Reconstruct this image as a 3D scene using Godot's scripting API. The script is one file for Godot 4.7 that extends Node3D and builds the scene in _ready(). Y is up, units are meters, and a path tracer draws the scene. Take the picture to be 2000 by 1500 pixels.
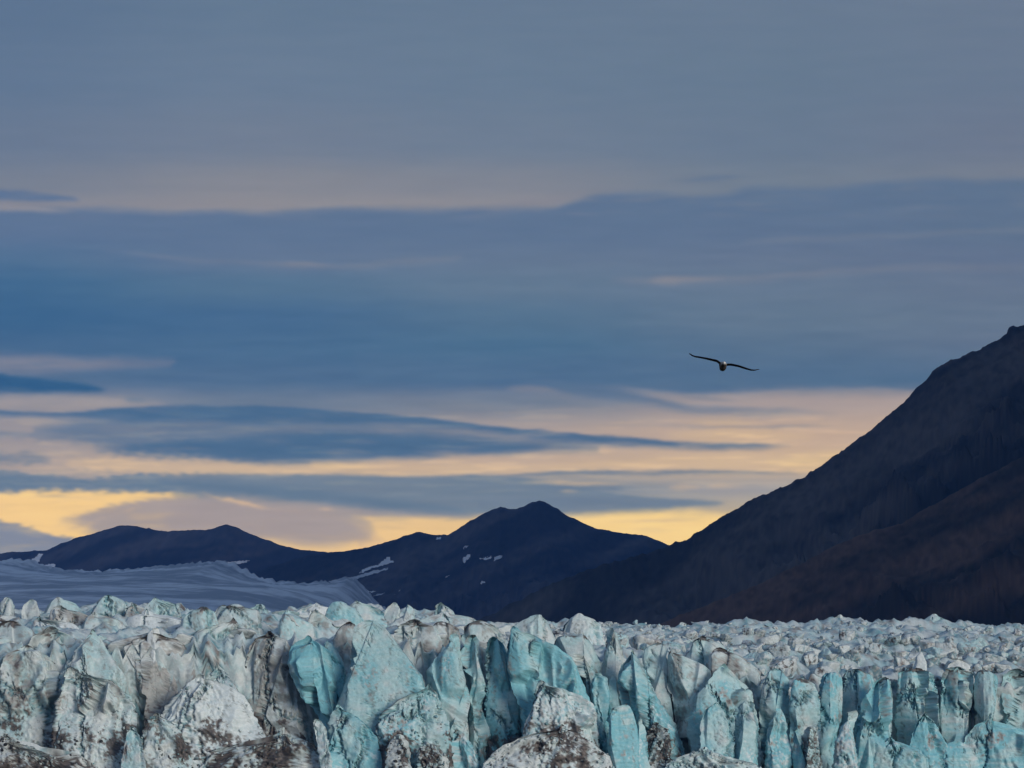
extends Node3D
# A calving glacier front under a sunset sky: camera, sky and light first, then terrain, then ice blocks, rubble and the seabird.

const F := 4253.0            # focal length in units of the 2000 x 1500 picture
const EYE := 6.0             # camera height above the sea
const LEVEL := 1600.0        # row of the level line of sight in the picture

var n_low: FastNoiseLite
var n_mid: FastNoiseLite
var n_fine: FastNoiseLite
var n_scallop: FastNoiseLite
var n_crack: FastNoiseLite
var n_patch: FastNoiseLite
var n_grit: FastNoiseLite
var n_rock: FastNoiseLite
var n_rib: FastNoiseLite
var ice: StandardMaterial3D
var rock_near: StandardMaterial3D
var snow: StandardMaterial3D
var rng := RandomNumberGenerator.new()
var used := {}
var chunk_shapes := []


func _ready():
	# ---------------------------------------------------------------- camera, sky, sun, exposure
	var cam := Camera3D.new()
	cam.name = "camera"
	cam.projection = Camera3D.PROJECTION_FRUSTUM
	cam.near = 1.0
	cam.far = 30000.0
	cam.size = 2.0 * 750.0 / F
	cam.frustum_offset = Vector2(0.0, (LEVEL - 750.0) / F)
	cam.position = Vector3(0, EYE, 0)
	add_child(cam)
	cam.current = true

	var env := Environment.new()
	env.background_mode = Environment.BG_SKY
	env.tonemap_mode = Environment.TONE_MAPPER_LINEAR
	env.tonemap_exposure = 2.15
	env.background_energy_multiplier = 1.5 / 2.15
	env.sdfgi_enabled = true
	env.ssao_enabled = true
	env.ssil_enabled = true
	env.sky = Sky.new()
	env.sky_rotation = Vector3(0, PI, 0)
	var pano := PanoramaSkyMaterial.new()
	pano.panorama = ImageTexture.create_from_image(sky_picture())
	env.sky.sky_material = pano
	env.fog_enabled = true
	env.fog_density = 0.0001
	env.fog_light_color = Color(0.36, 0.62, 1.0)
	var we := WorldEnvironment.new()
	we.name = "world_environment"
	we.environment = env
	add_child(we)

	var sun := DirectionalLight3D.new()   # daylight through broken cloud, low behind the camera, from the open fjord
	sun.name = "daylight"
	sun.light_energy = 0.44
	sun.light_color = Color(1.0, 0.97, 0.93)
	sun.light_angular_distance = 24.0
	sun.shadow_enabled = true
	add_child(sun)
	sun.look_at_from_position(Vector3(60, 18, 78), Vector3.ZERO, Vector3.UP)

	make_noises()
	make_materials()
	# ---------------------------------------------------------------- terrain
	make_sea()
	make_mountains()
	make_glacier()
	# ---------------------------------------------------------------- ice
	make_front()
	make_crest_blocks()
	make_block_field()
	make_bird()


# ==================================================================== helpers
func at(x: float, y: float, d: float) -> Vector3:
	return Vector3((x - 1000.0) / F * d, EYE + (LEVEL - y) / F * d, -d)


func numbered(called: String) -> String:
	var k: int = used.get(called, 0)
	used[called] = k + 1
	return called if k == 0 else "%s_%03d" % [called, k]


func tag(o: Node, label := "", category := "", group := "", kind := ""):
	if label:
		o.set_meta("label", label)
	if category:
		o.set_meta("category", category)
	if group:
		o.set_meta("group", group)
	if kind:
		o.set_meta("kind", kind)


func lut(p: Array, x: float) -> float:
	# piecewise linear: p = [x0, y0, x1, y1, ...]
	var n := p.size()
	if x <= p[0]:
		return p[1]
	for i in range(2, n, 2):
		if x <= p[i]:
			return lerpf(p[i - 1], p[i + 1], (x - p[i - 2]) / (p[i] - p[i - 2]))
	return p[n - 1]


func soft_lut(p: PackedFloat32Array, x: float) -> float:
	# smooth through the points (Catmull-Rom on uneven steps, damped)
	var n := p.size() / 2
	if x <= p[0]:
		return p[1]
	if x >= p[2 * n - 2]:
		return p[2 * n - 1]
	var i := 0
	while p[2 * i + 2] < x:
		i += 1
	var h: float = p[2 * i + 2] - p[2 * i]
	var t: float = (x - p[2 * i]) / h
	var y0: float = p[2 * i + 1]
	var y1: float = p[2 * i + 3]
	var m0: float = (y1 - y0) / h
	var m1 := m0
	if i > 0:
		m0 = 0.5 * (m0 + (y0 - p[2 * i - 1]) / (p[2 * i] - p[2 * i - 2]))
	if i < n - 2:
		m1 = 0.5 * (m1 + (p[2 * i + 5] - y1) / (p[2 * i + 4] - p[2 * i + 2]))
	var t2 := t * t
	var t3 := t2 * t
	return (2 * t3 - 3 * t2 + 1) * y0 + (t3 - 2 * t2 + t) * h * m0 + (3 * t2 - 2 * t3) * y1 + (t3 - t2) * h * m1


func grid_mesh(v: PackedVector3Array, c: PackedColorArray, cols: int, rows: int, wrap := false, flip := false) -> ArrayMesh:
	# a sheet of cols x rows points with smooth normals; wrap closes it round
	var idx := PackedInt32Array()
	var nn := PackedVector3Array()
	nn.resize(v.size())
	var last := cols if wrap else cols - 1
	idx.resize((rows - 1) * last * 6)
	var k := 0
	for r in rows - 1:
		for q in last:
			var a := r * cols + q
			var b := r * cols + (q + 1) % cols
			var e := a + cols
			var f := b + cols
			idx[k] = a; idx[k + 1] = e if flip else b; idx[k + 2] = b if flip else e
			idx[k + 3] = b; idx[k + 4] = e if flip else f; idx[k + 5] = f if flip else e
			k += 6
			var nrm := (v[f] - v[a]).cross(v[b] - v[e])
			nn[a] += nrm; nn[b] += nrm; nn[e] += nrm; nn[f] += nrm
	for i in nn.size():
		nn[i] = -nn[i].normalized() if flip else nn[i].normalized()
	var arr := []
	arr.resize(Mesh.ARRAY_MAX)
	arr[Mesh.ARRAY_VERTEX] = v
	arr[Mesh.ARRAY_NORMAL] = nn
	arr[Mesh.ARRAY_COLOR] = c
	arr[Mesh.ARRAY_INDEX] = idx
	var m := ArrayMesh.new()
	m.add_surface_from_arrays(Mesh.PRIMITIVE_TRIANGLES, arr)
	return m


func put(called: String, m: Mesh, mat: Material, parent: Node = null) -> MeshInstance3D:
	var o := MeshInstance3D.new()
	o.mesh = m
	o.material_override = mat
	if parent:
		o.name = called
		parent.add_child(o, true)
	else:
		o.name = numbered(called)
		add_child(o)
	return o


func noise(sd: int, freq: float, oct := 1, type := FastNoiseLite.TYPE_SIMPLEX) -> FastNoiseLite:
	var n := FastNoiseLite.new()
	n.seed = sd
	n.frequency = freq
	n.noise_type = type
	n.fractal_type = FastNoiseLite.FRACTAL_FBM if oct > 1 else FastNoiseLite.FRACTAL_NONE
	n.fractal_octaves = oct
	return n


func make_noises():
	n_low = noise(11, 0.10, 2)
	n_mid = noise(12, 0.33, 3)
	n_fine = noise(13, 1.1, 3)
	n_scallop = noise(14, 0.26, 1, FastNoiseLite.TYPE_CELLULAR)
	n_scallop.cellular_return_type = FastNoiseLite.RETURN_DISTANCE
	n_scallop.cellular_jitter = 1.0
	n_scallop.cellular_distance_function = FastNoiseLite.DISTANCE_EUCLIDEAN_SQUARED
	n_scallop.domain_warp_enabled = true
	n_scallop.domain_warp_amplitude = 2.0
	n_scallop.domain_warp_frequency = 0.12
	n_crack = noise(15, 0.13, 1, FastNoiseLite.TYPE_CELLULAR)
	n_crack.cellular_return_type = FastNoiseLite.RETURN_DISTANCE2_SUB
	n_crack.domain_warp_enabled = true
	n_crack.domain_warp_amplitude = 2.5
	n_crack.domain_warp_frequency = 0.2
	n_patch = noise(16, 0.16, 4)
	n_grit = noise(17, 1.6, 3)
	n_rock = noise(18, 0.004, 6)
	n_rib = noise(19, 0.012, 4)
	n_rib.fractal_type = FastNoiseLite.FRACTAL_RIDGED


func noise_picture(sd: int, size: int, freq: float, oct: int, lo: float, hi: float, tint := Color.WHITE, gain := 0.55) -> NoiseTexture2D:
	var n := noise(sd, freq, oct)
	n.fractal_gain = gain
	var t := NoiseTexture2D.new()
	t.width = size
	t.height = size
	t.seamless = true
	t.noise = n
	var g := Gradient.new()
	g.offsets = PackedFloat32Array([0.15, 0.85])
	g.colors = PackedColorArray([Color(lo * tint.r, lo * tint.g, lo * tint.b), Color(hi, hi, hi)])
	t.color_ramp = g
	return t


func make_materials():
	ice = StandardMaterial3D.new()
	ice.resource_name = "glacier_ice"
	ice.vertex_color_use_as_albedo = true
	ice.albedo_texture = noise_picture(41, 1024, 0.012, 6, 0.89, 1.0, Color(0.98, 1.0, 1.0), 0.65)
	ice.roughness = 0.46
	ice.metallic_specular = 0.4
	ice.uv1_triplanar = true
	ice.uv1_world_triplanar = true
	ice.uv1_scale = Vector3.ONE / 7.0
	ice.heightmap_enabled = true
	ice.heightmap_texture = noise_picture(42, 1024, 0.010, 7, 0.0, 1.0, Color.WHITE, 0.68)
	ice.heightmap_scale = 2.5

	rock_near = StandardMaterial3D.new()
	rock_near.resource_name = "shale_scree"
	rock_near.vertex_color_use_as_albedo = true
	rock_near.roughness = 0.95
	rock_near.metallic_specular = 0.2

	snow = StandardMaterial3D.new()
	snow.resource_name = "old_snow"
	snow.vertex_color_use_as_albedo = true
	snow.roughness = 0.8
	snow.metallic_specular = 0.3


# ==================================================================== sky
# Cloud bands in the western sky, listed left to right as x, top, bottom on a chart of the sky that shares the picture's units (1/F rad on the tangent plane due north).
func sky_base() -> Array:
	return [
		[-400, [88, 108, 136], [92, 112, 138], [96, 115, 140], [98, 116, 141], [98, 116, 141]],
		[0, [91, 112, 138], [99, 120, 143], [102, 122, 145], [104, 123, 146], [106, 123, 146]],
		[150, [98, 118, 142], [106, 125, 147], [105, 125, 147], [104, 124, 146], [107, 124, 147]],
		[280, [108, 123, 142], [116, 129, 146], [113, 129, 148], [108, 126, 147], [112, 125, 146]],
		[360, [124, 132, 142], [138, 141, 146], [132, 138, 147], [118, 132, 147], [124, 134, 148]],
		[405, [140, 141, 145], [148, 147, 148], [146, 146, 149], [123, 135, 147], [120, 132, 148]],
		[440, [95, 115, 146], [98, 119, 147], [100, 121, 148], [103, 121, 147], [100, 120, 145]],
		[500, [82, 112, 145], [104, 123, 148], [107, 126, 148], [107, 124, 147], [104, 121, 147]],
		[560, [66, 103, 143], [88, 118, 147], [104, 127, 149], [107, 127, 149], [108, 125, 148]],
		[620, [60, 98, 141], [72, 106, 147], [88, 118, 147], [104, 126, 148], [108, 127, 150]],
		[680, [72, 104, 143], [76, 109, 148], [78, 113, 149], [95, 120, 147], [106, 124, 149]],
		[740, [88, 114, 146], [82, 111, 148], [80, 110, 149], [95, 118, 147], [100, 120, 150]],
		[785, [150, 150, 157], [112, 130, 152], [126, 137, 153], [178, 167, 165], [186, 171, 165]],
		[850, [164, 159, 160], [150, 150, 157], [186, 172, 164], [207, 183, 161], [200, 180, 165]],
		[910, [184, 171, 162], [208, 187, 162], [204, 183, 162], [214, 190, 160], [204, 182, 164]],
		[955, [150, 155, 162], [128, 142, 157], [132, 147, 161], [168, 168, 172], [180, 172, 168]],
		[1000, [240, 205, 145], [178, 166, 162], [150, 157, 166], [200, 186, 160], [230, 200, 150]],
		[1070, [250, 212, 142], [232, 197, 152], [252, 214, 145], [255, 222, 155], [250, 214, 145]],
		[1600, [230, 190, 140], [225, 188, 142], [235, 198, 145], [235, 198, 145], [230, 190, 140]],
	]


func sky_bands() -> Array:
	# [colour, opacity, softness above, softness below, [x, top, bottom, ...]]
	return [
		[[98, 119, 147], 1.0, 11, 60, [-300, 405, 470, 0, 411, 470, 200, 408, 470, 330, 415, 480, 450, 414, 480, 520, 416, 480, 600, 410, 480, 700, 408, 480, 850, 410, 480, 950, 405, 480, 1080, 405, 480, 1140, 386, 480, 1280, 378, 480, 1410, 382, 470, 1480, 366, 470, 1560, 365, 460, 1640, 366, 460, 1720, 355, 450, 1860, 350, 450, 1910, 353, 450, 2000, 350, 450, 2300, 345, 450]],
		[[88, 112, 146], 0.9, 6, 6, [-300, 366, 384, 0, 372, 390, 70, 378, 395, 150, 386, 390]],
		[[152, 150, 151], 0.75, 4, 5, [-300, 396, 408, 0, 402, 411, 60, 405, 413, 135, 413, 416]],
		[[122, 134, 148], 0.7, 6, 8, [210, 487, 489, 300, 497, 503, 400, 505, 511, 500, 511, 517, 560, 511, 521, 650, 516, 524, 760, 508, 524, 900, 500, 506]],
		[[138, 140, 148], 0.5, 4, 5, [540, 513, 514, 580, 512, 519, 620, 516, 521, 680, 520, 521]],
		[[101, 120, 145], 0.8, 6, 8, [1240, 354, 355, 1320, 350, 353, 1390, 343, 352, 1460, 343, 344]],
		[[136, 138, 147], 0.5, 14, 6, [950, 398, 402, 1060, 385, 402, 1130, 378, 386, 1240, 370, 374]],
		[[124, 135, 148], 0.6, 9, 9, [1450, 470, 474, 1540, 464, 472, 1640, 461, 468, 1800, 455, 462, 1960, 446, 454, 2100, 446, 454, 2300, 446, 448]],
		[[126, 134, 147], 0.7, 9, 12, [1180, 546, 548, 1300, 541, 556, 1420, 539, 552, 1550, 532, 544, 1700, 522, 530, 1830, 519, 526, 2000, 520, 526, 2300, 520, 521]],
		[[150, 148, 151], 0.6, 6, 7, [1260, 548, 549, 1310, 542, 554, 1340, 543, 552, 1410, 545, 547]],
		[[135, 138, 150], 0.85, 14, 12, [-300, 690, 730, 0, 692, 728, 90, 694, 728, 180, 700, 720, 340, 706, 712]],
		[[46, 88, 135], 0.95, 5, 8, [-300, 712, 775, 0, 730, 768, 60, 736, 768, 140, 746, 766, 215, 760, 762]],
		[[168, 162, 161], 0.8, 9, 8, [-300, 780, 798, 0, 778, 798, 60, 776, 799, 130, 777, 803, 250, 779, 798, 320, 788, 790]],
		[[108, 128, 150], 0.7, 5, 6, [235, 780, 781, 255, 777, 786, 275, 779, 785, 295, 784, 785]],
		[[96, 120, 149], 0.8, 12, 14, [60, 838, 846, 150, 822, 862, 250, 812, 880, 400, 810, 890, 600, 820, 893, 800, 830, 888, 950, 846, 884, 1080, 858, 882, 1180, 872, 880]],
		[[74, 107, 147], 0.92, 4, 9, [-300, 806, 812, 0, 802, 812, 40, 804, 813, 130, 806, 815, 200, 800, 817, 270, 795, 821, 340, 791, 822, 420, 792, 823, 500, 792, 826, 600, 799, 827, 700, 805, 829, 800, 813, 831, 900, 826, 841, 1000, 835, 851, 1100, 843, 863, 1200, 853, 869, 1300, 861, 873, 1400, 865, 875, 1480, 867, 874, 1545, 871, 872]],
		[[74, 107, 147], 0.88, 9, 10, [170, 880, 881, 260, 869, 886, 360, 860, 892, 480, 855, 900, 540, 850, 908, 620, 846, 903, 760, 848, 897, 880, 856, 889, 1000, 866, 883, 1070, 875, 876]],
		[[116, 133, 152], 0.6, 5, 6, [285, 860, 861, 350, 846, 851, 420, 838, 845, 500, 833, 841, 600, 829, 836, 720, 836, 838]],
		[[118, 132, 152], 0.75, 6, 7, [-300, 845, 856, 0, 845, 855, 60, 846, 856, 150, 849, 857, 260, 844, 849]],
		[[112, 129, 150], 0.75, 9, 10, [-300, 884, 912, 0, 884, 908, 30, 888, 904, 60, 882, 906, 100, 892, 900]],
		[[218, 193, 160], 0.7, 6, 6, [130, 900, 908, 200, 897, 915, 300, 903, 926, 420, 910, 927, 560, 905, 926, 700, 908, 927, 900, 908, 927, 1050, 908, 923, 1200, 900, 916, 1400, 888, 914, 1520, 884, 905]],
		[[236, 208, 160], 0.5, 5, 5, [590, 908, 909, 620, 905, 916, 660, 907, 917, 720, 912, 914]],
		[[236, 208, 155], 0.6, 12, 12, [1490, 903, 904, 1560, 888, 912, 1640, 882, 905, 1700, 884, 888]],
		[[222, 196, 156], 0.6, 14, 12, [1290, 850, 851, 1360, 842, 858, 1440, 838, 862, 1500, 842, 860, 1590, 852, 854]],
		[[218, 194, 158], 0.55, 9, 6, [1340, 824, 825, 1390, 818, 829, 1440, 818, 829, 1500, 825, 828]],
		[[146, 148, 156], 0.85, 3, 4, [1180, 829, 830, 1300, 829, 832, 1400, 832, 836, 1450, 832, 836, 1540, 830, 835, 1640, 834, 835]],
		[[92, 118, 150], 0.8, 9, 14, [980, 735, 736, 1060, 740, 750, 1120, 748, 770, 1200, 760, 784, 1270, 776, 792, 1360, 794, 805, 1480, 799, 807, 1540, 801, 806, 1640, 806, 807]],
		[[112, 130, 152], 0.6, 14, 12, [820, 765, 770, 920, 770, 784, 1020, 772, 792, 1120, 780, 792, 1200, 788, 790]],
		[[142, 144, 153], 0.6, 7, 8, [985, 758, 759, 1020, 752, 764, 1060, 756, 768, 1100, 768, 769]],
		[[84, 114, 150], 0.85, 45, 6, [700, 700, 745, 900, 700, 742, 1040, 700, 738, 1150, 700, 745, 1260, 700, 760, 1330, 700, 767, 1420, 700, 766, 1500, 700, 763, 1580, 700, 758, 1700, 700, 757, 1830, 700, 763, 2300, 700, 768]],
		[[134, 140, 152], 0.7, 5, 7, [1320, 775, 776, 1360, 769, 778, 1420, 778, 784, 1470, 782, 783]],
		[[118, 137, 157], 0.95, 4, 8, [-300, 912, 960, 0, 918, 958, 80, 926, 954, 180, 936, 953, 270, 927, 955, 400, 926, 958, 550, 926, 972, 700, 929, 988, 850, 930, 1002, 1000, 931, 1004, 1150, 955, 1002, 1270, 972, 998, 1400, 980, 984]],
		[[96, 122, 150], 0.6, 10, 10, [-300, 925, 955, 0, 930, 954, 120, 938, 954, 240, 938, 958, 400, 940, 962, 550, 950, 972, 700, 968, 990, 830, 984, 1000, 900, 994, 998]],
		[[112, 130, 152], 0.8, 3, 5, [960, 928, 930, 1060, 923, 931, 1130, 920, 929, 1250, 919, 928, 1400, 920, 927, 1560, 923, 926]],
		[[208, 187, 160], 0.75, 3, 4, [1020, 943, 944, 1070, 940, 945, 1130, 940, 947, 1230, 944, 945]],
		[[104, 125, 151], 0.7, 4, 6, [1030, 950, 951, 1110, 948, 956, 1180, 947, 956, 1250, 952, 953]],
		[[204, 184, 160], 0.7, 3, 4, [1085, 958, 959, 1105, 956, 962, 1130, 959, 962]],
		[[206, 185, 162], 0.6, 6, 6, [1300, 950, 951, 1330, 943, 958, 1355, 945, 956, 1390, 950, 951]],
		[[206, 185, 162], 0.6, 5, 6, [1380, 949, 950, 1410, 944, 953, 1440, 947, 952, 1480, 949, 950]],
		[[114, 133, 156], 0.7, 9, 9, [930, 972, 990, 1100, 970, 996, 1250, 974, 994, 1340, 978, 986, 1420, 978, 979]],
		[[254, 217, 144], 1.0, 7, 20, [-300, 958, 1100, 0, 961, 1100, 60, 958, 1100, 110, 958, 1100, 200, 961, 1100, 270, 962, 1090, 340, 964, 980, 390, 969, 971]],
		[[172, 163, 163], 0.95, 8, 20, [110, 1013, 1014, 150, 1007, 1024, 190, 996, 1045, 230, 986, 1100, 300, 974, 1100, 360, 975, 1100, 430, 978, 1100, 520, 990, 1100, 600, 1004, 1100, 650, 1014, 1085, 690, 1030, 1060, 730, 1044, 1046]],
		[[240, 206, 150], 0.7, 3, 4, [100, 1040, 1042, 170, 1024, 1028, 230, 1004, 1006, 280, 988, 992]],
		[[240, 204, 158], 0.8, 4, 6, [395, 964, 965, 440, 972, 978, 500, 986, 992, 530, 992, 994, 585, 996, 997]],
		[[235, 200, 165], 0.7, 3, 4, [610, 993, 994, 630, 990, 995, 652, 993, 994]],
		[[248, 212, 148], 0.85, 14, 10, [470, 1052, 1100, 540, 1054, 1100, 600, 1062, 1100, 700, 1060, 1100]],
		[[246, 210, 146], 0.9, 7, 14, [675, 1006, 1008, 720, 1010, 1022, 780, 1010, 1100, 850, 1011, 1100, 1000, 1006, 1100]],
		[[138, 147, 166], 1.0, 3, 12, [-300, 1000, 1130, 0, 1018, 1130, 25, 1022, 1130, 80, 1037, 1130, 150, 1052, 1130, 190, 1062, 1130]],
		[[255, 223, 150], 1.0, 10, 12, [1060, 1008, 1120, 1140, 1006, 1120, 1220, 1001, 1120, 1330, 998, 1120, 1420, 1002, 1120, 1600, 990, 1120]],
		[[206, 184, 152], 0.7, 3, 4, [1170, 1018, 1019, 1240, 1015, 1019, 1300, 1013, 1018, 1380, 1016, 1018]],
	]


func mix_rows(base: Array, x: float, y: float, out: Vector3) -> Vector3:
	var j := 0
	while j < base.size() - 2 and base[j + 1][0] < y:
		j += 1
	var t: float = clampf((y - base[j][0]) / (base[j + 1][0] - base[j][0]), 0.0, 1.0)
	t = t * t * (3.0 - 2.0 * t)
	var u := clampf(x / 500.0, 0.0, 3.999)
	var i := int(u)
	var s := u - i
	s = s * s * (3.0 - 2.0 * s)
	var a: Vector3 = base[j][i + 5]
	var b: Vector3 = base[j][i + 6] if i < 4 else a
	var c: Vector3 = base[j + 1][i + 5]
	var d: Vector3 = base[j + 1][i + 6] if i < 4 else c
	# columns are kept behind the plain lists as vectors (see sky_picture)
	return a.lerp(b, s).lerp(c.lerp(d, s), t)


func sky_picture() -> Image:
	var base := []
	for r in sky_base():
		var q := [float(r[0]), 0, 0, 0, 0]
		for i in 5:
			q.append(Vector3(r[i + 1][0], r[i + 1][1], r[i + 1][2]))
		base.append(q)
	var bands := []
	for b in sky_bands():
		var p: PackedFloat32Array = PackedFloat32Array(b[4])
		var top := PackedFloat32Array()
		var bot := PackedFloat32Array()
		var lo := 1e9
		var hi := -1e9
		for i in range(0, p.size(), 3):
			top.append(p[i]); top.append(p[i + 1])
			bot.append(p[i]); bot.append(p[i + 2])
			lo = minf(lo, p[i + 1])
			hi = maxf(hi, p[i + 2])
		bands.append([Vector3(b[0][0], b[0][1], b[0][2]), float(b[1]), float(b[2]), float(b[3]), top, bot, lo - 2.0 * b[2] - 12.0, hi + 2.0 * b[3] + 12.0, p[0], p[p.size() - 3]])
	var wisp := noise(71, 1.0, 4)
	var drift := noise(72, 1.0, 3)
	# the whole sky, coarse: the same layers of air all round, with long flat streaks
	var w := 1024
	var coarse := Image.create(w, 1024, false, Image.FORMAT_RGB8)
	for j in 512:
		var el := (0.5 - (j + 0.5) / 1024.0) * PI
		for i in w:
			var az := ((i + 0.5) / w - 0.5) * TAU
			var c := sky_far(base, wisp, az, el)
			coarse.set_pixel(i, j, Color(c.x, c.y, c.z) / 255.0)
	for j in range(512, 1024):
		coarse.fill_rect(Rect2i(0, j, w, 1), Color(0.42, 0.45, 0.5))
	coarse.resize(4096, 4096, Image.INTERPOLATE_CUBIC)
	# the western sky in detail
	var c0 := 2048 - 260
	var r0 := 2048 - 560
	var fine := Image.create(520, 545, false, Image.FORMAT_RGB8)
	for j in 545:
		var el := (0.5 - (r0 + j + 0.5) / 4096.0) * PI
		for i in 520:
			var az := ((c0 + i + 0.5) / 4096.0 - 0.5) * TAU
			var x := 1000.0 + F * tan(az)
			var y := LEVEL - F * tan(el) / cos(az)
			var far := sky_far(base, wisp, az, el)
			var inside := smoothstep(-330.0, -80.0, x) * smoothstep(2330.0, 2080.0, x) * smoothstep(-230.0, -20.0, y)
			if inside > 0.0:
				far = far.lerp(sky_near(base, bands, wisp, drift, x, y), inside)
			fine.set_pixel(i, j, Color(far.x, far.y, far.z) / 255.0)
	coarse.blit_rect(fine, Rect2i(0, 0, 520, 545), Vector2i(c0, r0))
	return coarse


func sky_far(base: Array, wisp: FastNoiseLite, az: float, el: float) -> Vector3:
	var y := LEVEL - F * tan(minf(el, 1.2))
	var warm := 0.5 + 0.5 * cos(az)          # the sunset side
	var n := wisp.get_noise_3d(cos(az) * 2.0, el * 14.0, sin(az) * 2.0)
	var c := mix_rows(base, 1000.0 + 1500.0 * sin(az), y + n * 60.0, Vector3.ZERO)
	var grey := Vector3(112, 129, 150)
	if y < -400.0:
		grey = Vector3(102, 120, 143)
		c = grey.lerp(c, 0.4)
	return (c.lerp(grey, (1.0 - warm) * 0.75) + Vector3(1, 1, 0.9) * n * 7.0) * 0.95


func sky_near(base: Array, bands: Array, wisp: FastNoiseLite, drift: FastNoiseLite, x: float, y: float) -> Vector3:
	var calm := smoothstep(250.0, 750.0, y)
	var wx := x + drift.get_noise_2d(x * 0.004, y * 0.012) * 16.0
	var wy := y + drift.get_noise_2d(x * 0.005 + 50.0, y * 0.02) * 3.0 + wisp.get_noise_2d(x * 0.03, y * 0.08) * lerpf(1.2, 6.0, calm * smoothstep(650.0, 200.0, x) * smoothstep(830.0, 880.0, y))
	var c := mix_rows(base, wx, wy, Vector3.ZERO)
	var tear := wisp.get_noise_2d(x * 0.007 + y * 0.01, y * 0.075 + 30.0)
	for b in bands:
		if wy < b[6] or wy > b[7] or wx < b[8] or wx > b[9]:
			continue
		var top := soft_lut(b[4], wx)
		var bot := soft_lut(b[5], wx)
		if bot <= top:
			continue
		var st: float = b[2]
		var sb: float = b[3]
		var a: float = smoothstep(top - st, top + st, wy) * (1.0 - smoothstep(bot - sb, bot + sb, wy))
		a *= minf(1.0, (bot - top) / 6.0) if b[8] > -299.0 or b[9] < 2299.0 else 1.0
		a *= b[1] * clampf(1.0 + 0.22 * tear + 0.35 * wisp.get_noise_2d(x * 0.004 + 90.0, y * 0.03), 0.0, 1.0)
		c = c.lerp(b[0], a)
	var f := wisp.get_noise_2d(x * 0.0035, y * 0.035)
	var fibre := smoothstep(0.18, 0.5, wisp.get_noise_2d(x * 0.0032 + y * 0.004, y * 0.055 + 77.0)) * smoothstep(770.0, 830.0, y) * smoothstep(990.0, 940.0, y)
	c += Vector3(12.0, 9.0, 3.0) * fibre
	c = c * Vector3(1.0, 0.965, 0.895) * lerpf(0.972, 1.0, smoothstep(195.0, 245.0, c.x))
	c += Vector3(0.0, 2.0, -4.0) * smoothstep(20.0, 70.0, c.z - c.x)
	return c + Vector3(1.0, 0.9, 0.75) * (f * lerpf(2.0, 4.0, calm)) + tear * lerpf(0.6, 2.0, calm) * Vector3(1.0, 0.9, 0.75)


# ==================================================================== terrain
func make_sea():
	var m := PlaneMesh.new()
	m.size = Vector2(3000, 3000)
	var mat := StandardMaterial3D.new()
	mat.resource_name = "sea_water"
	mat.albedo_color = Color(0.10, 0.16, 0.18)
	mat.roughness = 0.12
	var nt := NoiseTexture2D.new()
	nt.width = 512
	nt.height = 512
	nt.seamless = true
	nt.as_normal_map = true
	nt.bump_strength = 6.0
	nt.noise = noise(61, 0.02, 4)
	mat.normal_enabled = true
	mat.normal_texture = nt
	mat.uv1_triplanar = true
	mat.uv1_world_triplanar = true
	mat.uv1_scale = Vector3.ONE / 6.0
	var o := put("sea", m, mat)
	o.position = Vector3(0, 0, 0)
	tag(o, "", "", "", "structure")


# one mountain: ridge line on the chart, its distance, slopes, relief
var hills := {}
var SNOW_LINE := PackedFloat32Array([-900, 1106, -200, 1104, 200, 1108, 480, 1112, 620, 1124, 700, 1150, 760, 1185, 900, 1260, 1100, 1300])


func hill(called: String, dr: float, slope: float, relief: float, ridge: Array):
	hills[called] = {"dr": dr, "slope": slope, "relief": relief, "ridge": PackedFloat32Array(ridge)}


func height(k: Dictionary, x: float, d: float) -> float:
	var dr: float = k.dr
	var px := 1000.0 + x * F / dr
	var off: float = dr - d
	var line := lut_p(k.ridge, px)
	if k.relief < 10.0:
		line += n_fine.get_noise_2d(px * 0.05, d * 0.004) * 7.0 * exp(-absf(off) / 120.0)
	if k.relief < 10.0 and off > 0.0:   # a smooth snowfield loses the shape of its upper edge as it comes down
		line = lerpf(line, soft_lut(SNOW_LINE, px), smoothstep(0.0, 500.0, off))
	var top: float = EYE + (LEVEL - line) / F * dr
	var n := n_rock.get_noise_2d(x * 900.0 / dr * 1.6, d * 900.0 / dr * 1.6)
	var jag: float = 0.0 if k.relief < 10.0 else n_rib.get_noise_2d(x * 1500.0 / dr * 4.0, d * 0.02)
	var y: float = top + jag * k.relief * 0.03 * dr / 1600.0 * exp(-absf(off) / 25.0 * 1600.0 / dr)
	if off >= 0.0:
		var grow := smoothstep(0.0, 220.0 * dr / 1600.0, off)
		var rib := n_rib.get_noise_2d((x + d * 0.35) * 1200.0 / dr, (d * 0.5 - x * 0.2) * 1200.0 / dr * 0.45)
		y -= off * k.slope * (1.0 if k.relief < 10.0 else 1.0 - 0.18 * clampf(off / 900.0, 0.0, 1.0))
		y += (n * 0.9 + rib * 0.55) * k.relief * grow * dr / 1600.0
		if k.relief > 10.0:
			y += n_fine.get_noise_2d(y * 0.09, x * 0.002) * 4.0 * grow * dr / 1600.0
			y += n_rib.get_noise_2d(x * 3.0, d * 3.0) * 2.5 * grow * dr / 1600.0
	else:
		y += off * k.slope
	return y


func lut_p(p: PackedFloat32Array, x: float) -> float:
	var n := p.size()
	if x <= p[0]:
		return p[1]
	for i in range(2, n, 2):
		if x <= p[i]:
			return lerpf(p[i - 1], p[i + 1], (x - p[i - 2]) / (p[i] - p[i - 2]))
	return p[n - 1]


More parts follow.
